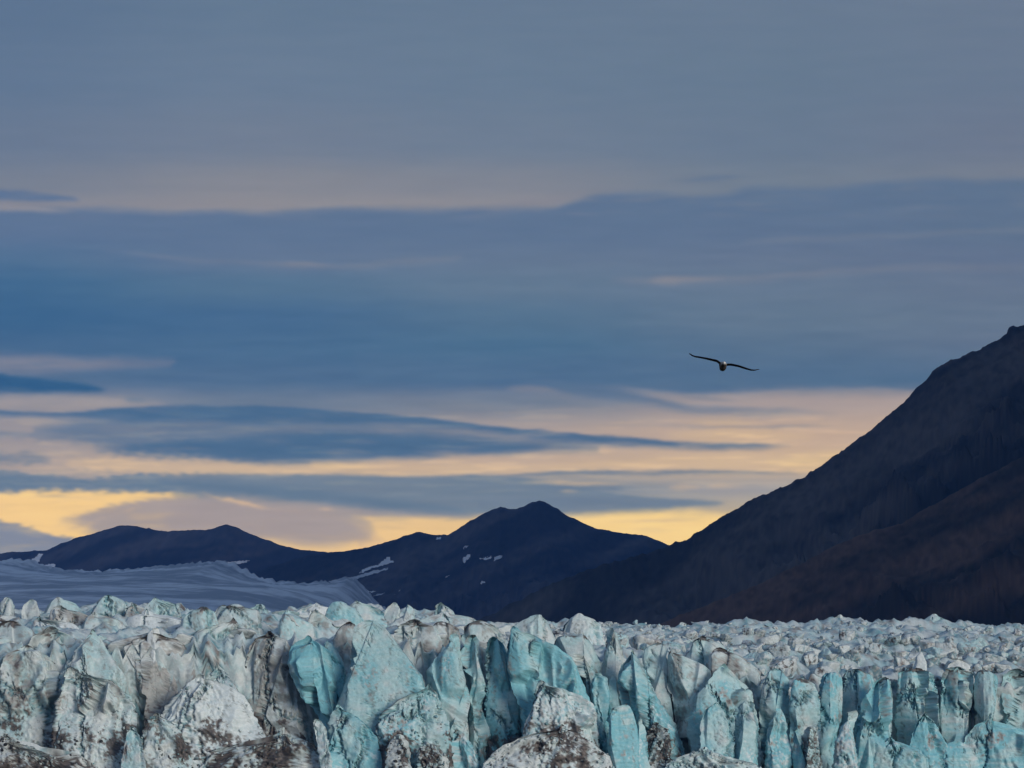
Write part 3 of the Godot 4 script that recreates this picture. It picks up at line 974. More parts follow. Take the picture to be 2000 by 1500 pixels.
func make_front():
	var B := "ice blocks of the glacier front"
	# --- left part of the cliff
	tower("dirt-capped brown and grey block with rounded top, beside the narrow blue crevasse", 302, 8, "foot=1425 blue=0.12 brown=0.62 dirt=0.15 crest=0.8 rough=0.3", [1239, 262, 318, 1244, 240, 344, 1256, 228, 355, 1275, 226, 362, 1295, 230, 369, 1315, 237, 375, 1340, 246, 377, 1370, 252, 372, 1420, 258, 362, 1540, 255, 352])
	tower("pointed grey ice block with a smooth blue-grey slanting face beside the crevasse", 300, 8, "foot=1425 blue=0.25 brown=0.18 dirt=0.05 crest=0.3", [1232, 165, 175, 1245, 152, 188, 1262, 138, 198, 1285, 119, 213, 1310, 107, 229, 1335, 99, 239, 1360, 94, 247, 1400, 92, 255, 1440, 95, 261, 1540, 90, 268])
	tower("crumbly white block split by thin dark cracks, at the foot of the pointed grey one", 297, 5, "foot=1408 blue=0.3 brown=0.12 dirt=0.1 white=0.45 rough=1.0 rubble=300 flute=1.2", [1311, 122, 144, 1318, 114, 180, 1328, 110, 216, 1342, 104, 234, 1380, 98, 249, 1420, 95, 256, 1540, 92, 262])
	tower("grey and brown jumbled block at the picture's lower edge corner with a teal slit", 301, 7, "foot=1400 blue=0.22 brown=0.3 dirt=0.1 crest=0.3 rough=0.9", [1262, 22, 58, 1275, 6, 84, 1300, -8, 104, 1340, -18, 112, 1400, -28, 110, 1540, -40, 110])
	tower("low brownish shoulder of ice behind the jumbled grey block with the slit", 306, 7, "blue=0.15 brown=0.35 dirt=0.1 crest=0.5", [1226, 74, 108, 1236, 52, 130, 1260, 32, 150, 1300, 22, 160, 1420, 20, 160])
	tower("pale ridge of ice cut by the picture's edge below the crest", 309, 7, "blue=0.2 brown=0.25 dirt=0.08 crest=0.4", [1216, -20, 36, 1228, -40, 58, 1260, -60, 74, 1330, -70, 90, 1420, -70, 90])
	tower("broad pale blue slab with a dirt-lined sloping top edge behind the crumbled snow heap", 306, 7, "blue=0.33 brown=0.12 dirt=0.02 crest=0.75 flute=0.9", [1209, 442, 456, 1215, 418, 468, 1224, 388, 478, 1235, 354, 484, 1250, 346, 486, 1290, 345, 486, 1330, 350, 485, 1440, 350, 485])
	tower("square blue-grey block with a dark rim on the crest beside a white snow patch", 315, 7, "blue=0.3 brown=0.15 crest=0.7", [1185, 380, 402, 1190, 362, 417, 1205, 350, 423, 1225, 346, 426, 1290, 340, 430])
	tower("dark-specked angular block on the crest next to the square blue-grey one", 318, 7, "blue=0.25 brown=0.2 dirt=0.16 crest=0.6", [1182, 434, 470, 1187, 420, 500, 1200, 416, 508, 1280, 414, 512])
	tower("tall brown-stained slab standing close to the turquoise ice block", 301, 8, "foot=1398 blue=0.18 brown=0.52 dirt=0.1 crest=0.4", [1236, 506, 534, 1242, 487, 550, 1258, 475, 561, 1285, 470, 566, 1320, 468, 572, 1360, 470, 584, 1400, 476, 600, 1540, 480, 622])
	tower("small pale spire rising out of the crumbled snow heap", 298, 4, "blue=0.3 white=0.3", [1297, 417, 423, 1306, 409, 435, 1318, 403, 445, 1335, 400, 454, 1380, 398, 470, 1440, 398, 475], "ice_spire", "ice spire")
	tower("crumbled heap of fresh white and turquoise ice under the small pale spire", 296, 6, "foot=1424 cuts=2.5 blue=0.45 white=0.75 rough=1.0 rubble=120 flute=0.5", [1322, 372, 396, 1330, 356, 428, 1342, 342, 452, 1356, 330, 466, 1375, 320, 474, 1395, 312, 486, 1420, 306, 500, 1450, 300, 510, 1540, 290, 530], "ice_heap", "ice heap")
	tower("dark debris-covered ice mound at the bottom edge under the crumbly white block", 293.8, 6, "blue=0.1 brown=0.45 dirt=0.78 white=0.1 rough=1.8 rubble=450 cuts=2.0", [1438, -10, 14, 1444, -30, 30, 1450, -40, 62, 1456, -40, 70, 1462, -40, 118, 1472, -40, 150, 1486, -40, 176, 1540, -40, 230], "debris_mound", "debris mound")
	tower("dirty rubble slope with dark hollows at the bottom edge below the crumbled heap", 293.8, 6, "blue=0.2 brown=0.4 dirt=0.74 white=0.3 rough=1.8 rubble=450 cuts=2.0", [1428, 540, 552, 1434, 528, 566, 1440, 500, 588, 1446, 470, 596, 1452, 452, 612, 1462, 410, 620, 1474, 380, 630, 1540, 330, 640], "debris_mound", "debris mound")
	tower("grey rubble-strewn block at the bottom edge between two dark debris mounds", 294, 5, "foot=1405 blue=0.3 brown=0.3 dirt=0.5 white=0.3 rough=1.4 rubble=300", [1396, 290, 312, 1406, 280, 330, 1425, 270, 350, 1450, 262, 362, 1540, 255, 380])
	tower("narrow blue-white pillar at the bottom edge right beside the deep crevasse", 294, 4, "blue=0.5 white=0.2 rough=0.6", [1420, 246, 258, 1432, 240, 268, 1460, 236, 276, 1540, 230, 286])
	# --- centre left: turquoise block and the big slab
	tower("rounded deep turquoise ice block leaning out over a dark hollow", 297, 7, "blue=0.95 white=-0.1 flute=0.5 layer=0.1 scoop=0.25 cuts=0.5 layer=0.05", [1242, 591, 603, 1248, 577, 614, 1258, 566, 627, 1275, 561, 639, 1292, 560, 649, 1310, 563, 659, 1325, 568, 666, 1340, 574, 660, 1360, 584, 655, 1380, 602, 655, 1400, 616, 660, 1420, 623, 668, 1540, 626, 680])
	tower("thin turquoise fin between the deep turquoise block and the big pale slab", 300, 5, "blue=0.85 brown=0.05", [1250, 633, 639, 1258, 629, 650, 1275, 629, 660, 1295, 631, 668, 1315, 635, 674, 1335, 641, 680, 1420, 645, 690], "ice_fin", "ice fin")
	tower("biggest smooth pale blue slab with a flat top and long slanting side", 294, 8, "blue=0.36 brown=0.06 dirt=-0.05 white=0.0 flute=0.35 rough=0.1 layer=0.3 scoop=0.25", [1215, 694, 740, 1220, 685, 752, 1232, 682, 762, 1252, 680, 777, 1275, 677, 793, 1297, 674, 811, 1315, 671, 825, 1335, 667, 830, 1355, 660, 834, 1380, 651, 840, 1420, 646, 850, 1460, 645, 832, 1540, 645, 820])
	tower("speckled white lobe of broken ice leaning on the lower side of the big pale slab", 291, 5, "foot=1446 cuts=2.0 blue=0.45 white=0.3 dirt=0.06 brown=0.08 rough=0.8 rubble=300", [1342, 828, 842, 1352, 802, 856, 1365, 772, 867, 1390, 746, 872, 1415, 736, 875, 1440, 744, 879, 1480, 750, 881, 1540, 750, 884])
	tower("dark dirt-filled knob with a white cap at the bottom edge under the speckled lobe", 289, 3.5, "blue=0.1 brown=0.4 dirt=0.7 white=0.4 rough=1.2 rubble=300", [1436, 770, 788, 1446, 759, 799, 1465, 753, 805, 1540, 750, 810])
	tower("second smaller dirt-filled knob at the bottom edge under the speckled lobe", 289, 3.5, "blue=0.15 brown=0.4 dirt=0.68 white=0.4 rough=1.2 rubble=300", [1452, 826, 850, 1460, 815, 868, 1478, 812, 876, 1540, 808, 880])
	tower("blue lower buttress at the bottom edge beneath the deep turquoise block", 292, 5, "blue=0.68 white=0.1 rough=0.5", [1380, 652, 664, 1392, 644, 690, 1410, 638, 712, 1440, 640, 730, 1480, 642, 745, 1540, 640, 755])
	tower("small white splinter at the bottom edge beside the dark rubble hollow", 292, 3, "blue=0.4 white=0.5 rough=1.0", [1404, 612, 620, 1412, 606, 636, 1430, 612, 642, 1470, 622, 646, 1540, 628, 650], "ice_spire", "ice spire")
	tower("brown-tinged grey block wedged behind the turquoise fin and the big slab", 304, 6, "blue=0.12 brown=0.42 dirt=0.08 crest=0.5", [1214, 668, 690, 1222, 656, 704, 1240, 647, 712, 1270, 643, 716, 1340, 650, 720])
	tower("grey mound with a brown-stained brow behind the big slab's slanting side", 307, 6, "blue=0.15 brown=0.32 dirt=0.08 crest=0.45", [1212, 792, 828, 1217, 776, 846, 1228, 766, 858, 1250, 768, 862, 1290, 780, 860, 1360, 790, 860])
	tower("brown-patched grey wall of ice behind the sharp pointed fin", 309, 6, "blue=0.15 brown=0.38 dirt=0.1 crest=0.3", [1214, 848, 876, 1222, 838, 894, 1245, 834, 902, 1290, 838, 902, 1360, 840, 905])
	tower("sharp pointed smooth fin of pale ice shaped like a sail", 298, 5, "blue=0.38 brown=0.03 dirt=-0.1 flute=0.2 rough=0.1 scoop=0.25", [1235, 888, 893, 1246, 880, 901, 1260, 869, 903, 1275, 858, 904, 1295, 844, 905, 1312, 834, 905, 1340, 832, 905, 1380, 841, 908, 1420, 856, 915, 1540, 870, 930], "ice_fin", "ice fin")
	tower("dirt-rimmed upright column of ice beside the sail-shaped fin", 300, 5, "blue=0.42 brown=0.14 crest=0.7 flute=1.2", [1238, 914, 930, 1248, 907, 939, 1270, 905, 943, 1300, 904, 947, 1340, 905, 950, 1380, 908, 952, 1420, 912, 955, 1540, 915, 960])
	tower("blue upright block between the dirt-rimmed column and the large turquoise face", 298, 6, "foot=1420 blue=0.72 brown=0.05 flute=0.8 layer=0.4", [1243, 950, 974, 1250, 943, 987, 1270, 942, 996, 1300, 944, 1002, 1335, 946, 1008, 1370, 946, 1016, 1400, 948, 1026, 1540, 950, 1030])
	tower("grey back wall with a notch above the blue upright block", 309, 6, "blue=0.2 brown=0.25 dirt=0.08 crest=0.5", [1214, 914, 960, 1221, 903, 984, 1240, 900, 994, 1330, 900, 1000])
	tower("ragged blue spires at the bottom edge under the sail-shaped fin", 293, 4, "blue=0.6 white=0.25 rough=1.2 flute=1.8", [1424, 888, 896, 1436, 880, 912, 1450, 876, 926, 1475, 874, 940, 1540, 870, 950], "ice_spire", "ice spire")
	# --- centre: turquoise face and dirty mound
	tower("large turquoise face with a pale sloping shoulder, brightest blue in the cliff", 294, 8, "blue=0.88 white=0.0 flute=0.7 rough=0.3 layer=0.5 scoop=0.25 cuts=0.5 layer=0.05", [1228, 998, 1008, 1234, 993, 1030, 1242, 990, 1054, 1252, 988, 1076, 1262, 988, 1096, 1275, 990, 1114, 1295, 994, 1128, 1320, 1000, 1137, 1345, 1006, 1145, 1365, 1012, 1153, 1400, 1020, 1164, 1440, 1022, 1174, 1540, 1022, 1180])
	tower("frosted lower bulge of snowy ice hanging below the large turquoise face", 291, 5, "foot=1424 cuts=2.0 blue=0.5 white=0.6 dirt=0.05 rough=1.3 rubble=300", [1336, 1044, 1068, 1344, 1037, 1106, 1356, 1035, 1144, 1375, 1036, 1158, 1400, 1032, 1168, 1430, 1022, 1174, 1540, 1010, 1180])
	tower("wide dirty white rubble mound at the bottom edge under the large turquoise face", 288.8, 6, "blue=0.2 brown=0.3 dirt=0.55 white=0.5 rough=1.7 rubble=450 cuts=2.0", [1420, 1092, 1106, 1426, 1070, 1124, 1432, 1030, 1140, 1440, 1004, 1150, 1452, 980, 1168, 1470, 962, 1184, 1500, 948, 1191, 1560, 942, 1195], "debris_mound", "debris mound")
	tower("grey slab with an arched dirt rim behind the large turquoise face", 301, 6, "blue=0.2 brown=0.2 dirt=0.02 crest=0.8 flute=0.3", [1240, 1094, 1148, 1245, 1085, 1157, 1258, 1083, 1167, 1280, 1090, 1175, 1305, 1110, 1181, 1330, 1125, 1187, 1360, 1140, 1191, 1460, 1150, 1200])
	tower("blue fluted column wedged under the grey slab with the arched rim", 297, 5, "blue=0.68 flute=1.6 rough=0.4 layer=0.3", [1314, 1168, 1178, 1322, 1159, 1187, 1345, 1155, 1191, 1380, 1159, 1195, 1420, 1166, 1199, 1460, 1172, 1201, 1540, 1176, 1204])
	tower("slender grey pillar reaching the crest between two grey slabs", 303, 5, "blue=0.25 brown=0.18 flute=0.8", [1225, 1191, 1199, 1236, 1187, 1211, 1255, 1185, 1223, 1285, 1185, 1229, 1315, 1185, 1225, 1350, 1188, 1222, 1440, 1188, 1224])
	tower("thin bowed sliver of grey ice against the dark blue crack", 299, 3.5, "blue=0.35 flute=0.6", [1318, 1195, 1203, 1330, 1191, 1208, 1360, 1189, 1213, 1385, 1191, 1217, 1440, 1192, 1218], "ice_fin", "ice fin")
	tower("blue cone with a frosted tip and a long slope running down to the snow", 296, 7, "foot=1440 blue=0.68 white=0.22 rough=0.8 flute=1.0", [1272, 1233, 1241, 1280, 1227, 1249, 1295, 1217, 1257, 1312, 1211, 1265, 1335, 1211, 1277, 1360, 1215, 1291, 1385, 1223, 1311, 1410, 1236, 1329, 1440, 1241, 1341, 1470, 1246, 1351, 1540, 1250, 1360])
	tower("squat blue banded column with a dirty flat top at the bottom edge", 291, 5, "blue=0.8 brown=0.05 crest=0.2 layer=1.2 flute=0.5", [1374, 1222, 1230, 1381, 1192, 1237, 1400, 1187, 1243, 1440, 1188, 1249, 1480, 1191, 1255, 1540, 1192, 1258])
	tower("dark debris chute between the blue banded column and the blue cone's foot", 293.3, 4, "blue=0.2 brown=0.4 dirt=0.8 rough=1.6 rubble=450", [1412, 1274, 1292, 1422, 1266, 1310, 1445, 1262, 1318, 1470, 1262, 1322, 1540, 1262, 1330], "debris_mound", "debris mound")
	tower("pale blue tongue between the blue banded column and the debris chute", 292, 4, "blue=0.6 white=0.2 layer=0.5", [1404, 1250, 1256, 1420, 1247, 1266, 1450, 1246, 1272, 1540, 1246, 1280])
	# --- centre right: grey roofs and arch
	tower("blue-grey slab next to the slender pillar with a bright turquoise smear", 303, 5, "blue=0.35 brown=0.12 crest=0.5 flute=0.4", [1254, 1277, 1298, 1262, 1263, 1307, 1280, 1259, 1313, 1310, 1259, 1319, 1340, 1263, 1321, 1440, 1265, 1325])
	tower("smooth grey roof-shaped slab sloping down to the arched block", 300, 6, "blue=0.12 brown=0.22 dirt=-0.05 crest=0.7 flute=0.2 rough=0.1 scoop=0.25", [1272, 1309, 1319, 1278, 1305, 1335, 1288, 1305, 1361, 1298, 1305, 1379, 1310, 1305, 1393, 1330, 1307, 1397, 1350, 1311, 1390, 1366, 1319, 1382, 1440, 1325, 1380])
	tower("pale rounded block above the grey roof-shaped slab", 307, 6, "blue=0.3 brown=0.1 crest=0.4", [1243, 1364, 1390, 1251, 1351, 1410, 1270, 1346, 1424, 1340, 1345, 1430])
	tower("dirt-streaked dark shoulder behind the arched block", 304, 6, "blue=0.15 brown=0.35 dirt=0.18 crest=0.7", [1268, 1397, 1424, 1276, 1387, 1449, 1290, 1384, 1469, 1310, 1387, 1489, 1400, 1390, 1490])
	tower("arch-shaped grey-green block with a rounded top and hollow foot", 297, 7, "blue=0.38 brown=0.08 dirt=0.0 flute=0.5", [1301, 1413, 1429, 1308, 1403, 1439, 1320, 1394, 1451, 1335, 1383, 1471, 1352, 1371, 1481, 1375, 1359, 1486, 1400, 1351, 1487, 1430, 1347, 1488, 1460, 1347, 1489, 1540, 1350, 1490])
	tower("bluish lower pillar leaning against the arch-shaped block's foot", 293, 4, "blue=0.52 white=0.15 rough=0.6", [1374, 1394, 1408, 1385, 1380, 1419, 1410, 1372, 1431, 1450, 1373, 1436, 1540, 1375, 1440])
	tower("second pale pillar under the arch-shaped block, beside the bluish one", 293, 4, "blue=0.45 white=0.2 flute=1.2", [1368, 1448, 1462, 1380, 1438, 1474, 1410, 1436, 1484, 1450, 1438, 1486, 1540, 1438, 1488])
	tower("heap of fresh pale blue lumps at the bottom edge below the arch-shaped block", 289, 5, "blue=0.5 white=0.6 rough=1.8 rubble=450", [1466, 1368, 1392, 1472, 1340, 1420, 1480, 1318, 1448, 1490, 1305, 1490, 1560, 1290, 1510], "ice_heap", "ice heap")
	# --- right: columns and fluted wall
	tower("pale column with a rounded head next to the arch-shaped block", 299, 5, "blue=0.42 brown=0.08 flute=1.0", [1304, 1509, 1529, 1312, 1501, 1541, 1330, 1495, 1549, 1360, 1491, 1551, 1400, 1489, 1552, 1460, 1490, 1552, 1540, 1490, 1554])
	tower("blue-green column with a brown stained cap, second from the arch-shaped block", 297, 5, "foot=1430 blue=0.5 brown=0.2 crest=0.4 flute=1.0", [1324, 1558, 1583, 1332, 1551, 1597, 1350, 1548, 1603, 1390, 1547, 1605, 1430, 1549, 1607, 1540, 1550, 1608])
	tower("blue-green column with a snowy peaked cap, third from the arch-shaped block", 299, 5, "blue=0.58 brown=0.1 white=0.05 flute=1.0", [1312, 1618, 1646, 1319, 1607, 1654, 1345, 1605, 1655, 1380, 1605, 1654, 1420, 1607, 1650, 1540, 1608, 1655])
	tower("shadowy blue recess wall between the snowy-capped column and the triangular block", 302, 5, "blue=0.55 brown=0.15 crest=0.5 flute=1.0", [1308, 1658, 1690, 1317, 1651, 1711, 1345, 1651, 1715, 1440, 1652, 1716])
	tower("triangular-topped blue block in front of the fluted wall's end", 296, 6, "blue=0.6 crest=0.4 flute=0.9", [1321, 1724, 1748, 1328, 1713, 1755, 1345, 1701, 1759, 1370, 1691, 1757, 1400, 1681, 1752, 1440, 1677, 1752, 1540, 1677, 1755])
	tower("fluted grey-blue wall with a dark dirt line along its arched top", 300, 7, "blue=0.45 brown=0.12 crest=0.95 flute=2.4 rough=0.2 layer=1.0", [1305, 1776, 1824, 1310, 1760, 1841, 1325, 1754, 1846, 1370, 1757, 1848, 1420, 1761, 1850, 1470, 1765, 1850, 1540, 1768, 1852])
	tower("fluted wall section with a pale dusty top, next to the arched dirt line", 299.5, 7, "blue=0.42 brown=0.22 dirt=0.05 crest=0.6 flute=2.2 rough=0.2 layer=1.1", [1303, 1856, 1902, 1309, 1849, 1910, 1330, 1848, 1912, 1360, 1849, 1913, 1420, 1851, 1914, 1470, 1853, 1914, 1540, 1855, 1915])
	tower("rounded shield-like end of the fluted wall outlined by a dark curved crack", 300, 6, "blue=0.4 brown=0.2 crest=0.8 flute=1.2", [1309, 1917, 1944, 1316, 1913, 1954, 1335, 1912, 1961, 1360, 1912, 1963, 1385, 1913, 1957, 1410, 1915, 1947, 1460, 1916, 1940])
	tower("grey-blue wall cut by the picture's edge beside the shield-like end", 302, 6, "blue=0.4 brown=0.12 crest=0.3", [1310, 1978, 2020, 1319, 1966, 2040, 1360, 1962, 2060, 1420, 1958, 2070, 1540, 1955, 2080])
	tower("blue banded lower wall at the bottom edge under the shield-like end", 297.8, 6, "blue=0.62 layer=1.2 flute=0.8", [1406, 1930, 1956, 1414, 1912, 1996, 1436, 1900, 2050, 1480, 1896, 2070, 1540, 1896, 2080])
	tower("ragged turquoise spire at the bottom edge under the round-headed pale column", 293, 4, "blue=0.62 white=0.2 rough=1.0 flute=1.4", [1384, 1523, 1529, 1400, 1515, 1539, 1420, 1507, 1547, 1450, 1501, 1551, 1540, 1498, 1554], "ice_spire", "ice spire")
	tower("short blue spire beside the ragged turquoise one at the bottom edge", 293, 3.5, "blue=0.58 flute=1.2", [1425, 1557, 1563, 1440, 1554, 1573, 1470, 1553, 1581, 1540, 1552, 1584], "ice_spire", "ice spire")
	tower("dirt-covered knob between blue spires under the brown-capped column", 292, 4, "blue=0.3 brown=0.4 dirt=0.7 rough=1.4 rubble=300", [1420, 1580, 1598, 1434, 1573, 1607, 1470, 1574, 1610, 1540, 1576, 1614])
	tower("jagged white spire carrying a round snow knob, beside a dark slit", 293, 3.5, "blue=0.5 white=0.4 rough=1.2", [1388, 1671, 1681, 1394, 1669, 1685, 1403, 1660, 1683, 1418, 1642, 1680, 1445, 1635, 1675, 1540, 1630, 1676], "ice_spire", "ice spire")
	tower("short blue column right of the dark slit at the bottom edge", 296.5, 4, "blue=0.6 white=0.1 layer=0.6", [1404, 1690, 1696, 1418, 1683, 1707, 1446, 1675, 1713, 1500, 1670, 1720, 1540, 1668, 1724])
	tower("wide blue foot block at the bottom edge under the triangular-topped block", 295.5, 4, "blue=0.6 white=0.2 rough=0.7", [1446, 1738, 1752, 1452, 1728, 1776, 1462, 1718, 1800, 1480, 1710, 1812, 1540, 1704, 1820])
	tower("blue foot block at the bottom edge under the arched dirt line", 297.8, 4, "blue=0.62 layer=0.9 rough=0.5", [1396, 1806, 1818, 1404, 1798, 1826, 1424, 1790, 1838, 1460, 1784, 1852, 1540, 1780, 1862])
	tower("cracked blue foot block at the bottom edge under the pale dusty top", 298.2, 4, "blue=0.58 layer=0.8", [1452, 1858, 1896, 1458, 1846, 1910, 1476, 1842, 1918, 1540, 1838, 1926])
	tower("pale blue back wall between the short blue spire and the jagged white spire", 298, 4, "blue=0.6 flute=1.4", [1388, 1610, 1618, 1398, 1602, 1630, 1420, 1596, 1644, 1460, 1590, 1652, 1540, 1588, 1656])
	# --- just outside the frame, so that the cliff goes on
	for i in 2:
		var x := 2090.0 + i * 75.0
		tower(["fluted blue column carrying the cliff on past the shield-like end", "last fluted blue column of the cliff beyond the shield-like end"][i], 299 + (i % 2) * 3, 7, "blue=0.45 crest=0.5 flute=1.4", [1306 + i * 3, x - 25, x + 20, 1314, x - 36, x + 34, 1400, x - 42, x + 40, 1540, x - 45, x + 44])
		x = -90.0 - i * 75.0
		tower(["grey column carrying the cliff on past the jumbled grey block", "last grey column of the cliff beyond the jumbled grey block"][i], 300 + (i % 2) * 3, 7, "blue=0.25 brown=0.3 crest=0.5", [1252 + i * 3, x - 25, x + 20, 1262, x - 36, x + 34, 1400, x - 42, x + 40, 1540, x - 45, x + 44])


# ==================================================================== loose blocks
func boulder(sd: int, res: int, planes: int, look: String, squash: Vector3, rough: float) -> ArrayMesh:
	# an angular lump: a ball cut by random planes, its faces broken by noise; unit size
	rng.seed = sd
	var k := params(look)
	var nrm := []
	var dst := PackedFloat32Array()
	for i in planes:
		nrm.append(Vector3(rng.randfn(), rng.randfn(), rng.randfn()).normalized())
		dst.append(rng.randf_range(0.42, 0.8))
	for i in 2:
		nrm[i] = Vector3(rng.randf_range(-0.45, 0.45), 1.0, rng.randf_range(-0.45, 0.45)).normalized()
		dst[i] = rng.randf_range(0.3, 0.5)
	var off := Vector3(rng.randf(), rng.randf(), rng.randf()) * 90.0
	var v := PackedVector3Array()
	var c := PackedColorArray()
	var cols := res * 2
	for j in res:
		var th := PI * j / float(res - 1)
		for i in cols:
			var ph := TAU * i / float(cols)
			var dir := Vector3(sin(th) * cos(ph), cos(th), sin(th) * sin(ph))
			var r := 1.0
			for q in planes:
				var ca: float = dir.dot(nrm[q])
				if ca > 0.05:
					r = minf(r, dst[q] / ca)
			var p := dir * r
			var s := p * 4.0 + off
			r += n_mid.get_noise_3dv(s * 1.2) * 0.07 * rough + n_fine.get_noise_3dv(s * 1.1) * 0.045 * rough
			p = dir * r * squash
			v.append(p)
			c.append(ice_color(s, k, 9.0))
	return grid_mesh(v, c, cols, res, true, true)


func make_crest_blocks():
	# single blocks that stand on the skyline of the glacier and on the slope just below it: label, x0, x1, top row, bottom row, distance, look
	var list := [
		["small round pale block on the crest at the picture's edge", -12, 24, 1167, 1200, 340, "blue=0.2 white=0.1"],
		["rounded pale knob standing on the crest next to a low flat block", 38, 76, 1170, 1206, 338, "blue=0.22 white=0.1"],
		["low flat-topped crest block with a dark slanting seam", 76, 154, 1168, 1196, 342, "blue=0.25 brown=0.15 dirt=0.06"],
		["tallest humped crest block on the skyline below the double-topped mountain", 170, 248, 1162, 1204, 338, "blue=0.28 brown=0.12 dirt=0.06"],
		["long low greenish block lying on the crest beside a dirty notch", 272, 352, 1169, 1196, 340, "blue=0.34 brown=0.15 dirt=0.1"],
		["dark-specked small block in the notch beside the long greenish block", 238, 282, 1180, 1204, 336, "blue=0.1 brown=0.4 dirt=0.2"],
		["white snow ramp on the slope below the long greenish block", 236, 350, 1194, 1214, 330, "blue=0.1 white=0.9"],
		["snow-dusted ridge below the crest near the picture's edge", 44, 150, 1206, 1232, 326, "blue=0.1 white=0.7 brown=0.1"],
		["brown dirty hollow block under the rounded pale knob", 84, 170, 1186, 1214, 330, "blue=0.1 brown=0.5 dirt=0.2"],
		["grey tilted block beside the dirty hollow block", 150, 236, 1196, 1226, 327, "blue=0.15 brown=0.35 dirt=0.12"],
		["small white lump on top of the brown rounded block", 284, 312, 1226, 1242, 305, "blue=0.15 white=0.8"],
		["dark dirt-rimmed crest block above the broad pale blue slab", 416, 456, 1182, 1204, 334, "blue=0.2 brown=0.3 dirt=0.2"],
		["slanted crest block with a pale foot beside the dirt-rimmed one", 470, 530, 1182, 1210, 336, "blue=0.3 brown=0.25 dirt=0.12"],
		["square blue-white block with dark vertical sides below the crest saddle", 540, 606, 1194, 1246, 316, "blue=0.32 brown=0.1 dirt=0.04"],
		["brown-streaked block next to the square blue-white one", 596, 648, 1192, 1240, 318, "blue=0.2 brown=0.4 dirt=0.1"],
		["white strip of snow along the crest saddle", 576, 650, 1180, 1192, 345, "blue=0.1 white=0.9"],
		["teal-sided crest block with a dark diagonal overhang", 630, 712, 1178, 1232, 320, "blue=0.6 dirt=0.14"],
		["lumpy greenish crest block above the big pale slab", 664, 752, 1174, 1212, 328, "blue=0.36 brown=0.1 dirt=0.1"],
		["peaked crest block next to the lumpy greenish one", 748, 788, 1177, 1214, 334, "blue=0.3 brown=0.1 dirt=0.06"],
		["small upright crest block with a dark edge beside the peaked one", 786, 812, 1180, 1212, 334, "blue=0.3 brown=0.15 dirt=0.1"],
		["pointed crest block above the sail-shaped fin", 842, 886, 1177, 1206, 340, "blue=0.25 brown=0.12 dirt=0.05"],
		["low white crest shelf beside the pointed crest block", 806, 936, 1195, 1224, 332, "blue=0.25 white=0.3 brown=0.1 dirt=0.06"],
		["pale crest hump above the blue upright block", 1000, 1084, 1203, 1244, 322, "blue=0.34 brown=0.12 dirt=0.1"],
		["large smooth angular crest block, whitest on the skyline below the mountain valley", 1100, 1180, 1200, 1240, 330, "blue=0.28 white=0.2"],
		["narrow white fin standing upright behind the arched dirt line", 1789, 1813, 1274, 1310, 305, "blue=0.3 white=0.6"],
		["flat pale block lying behind the fluted wall's dusty top", 1850, 1905, 1288, 1312, 306, "blue=0.1 white=0.5"],
		["high pale crest block standing out on the skyline over the fluted wall", 1796, 1882, 1200, 1246, 425, "blue=0.3 dirt=0.06"],
		["wide crest block on the skyline over the triangular-topped block", 1618, 1694, 1201, 1236, 425, "blue=0.25 dirt=0.08"],
	]
	for e in list:
		rng.seed = hash(e[0])
		var x0: float = e[1]
		var w: float = e[2] - e[1]
		var y0: float = e[3]
		var h: float = e[4] - e[3]
		var a := rng.randf_range(0.12, 0.45)
		var b := a + rng.randf_range(0.2, 0.42)
		var rows := [y0, x0 + w * a, x0 + w * b, y0 + h * 0.14, x0 + w * a * 0.6, x0 + w * (b + 1.0) * 0.5, y0 + h * 0.4, x0 + w * 0.05, x0 + w * 0.97, y0 + h, x0 - w * 0.04, x0 + w * 1.04, y0 + h + 60.0, x0 - w * 0.05, x0 + w * 1.05]
		tower(e[0], e[5], maxf(3.0, w / F * e[5] * 0.8), e[6] + " flute=0.2 rough=0.35", rows, "crest_block", "ice block", "single blocks on the crest")


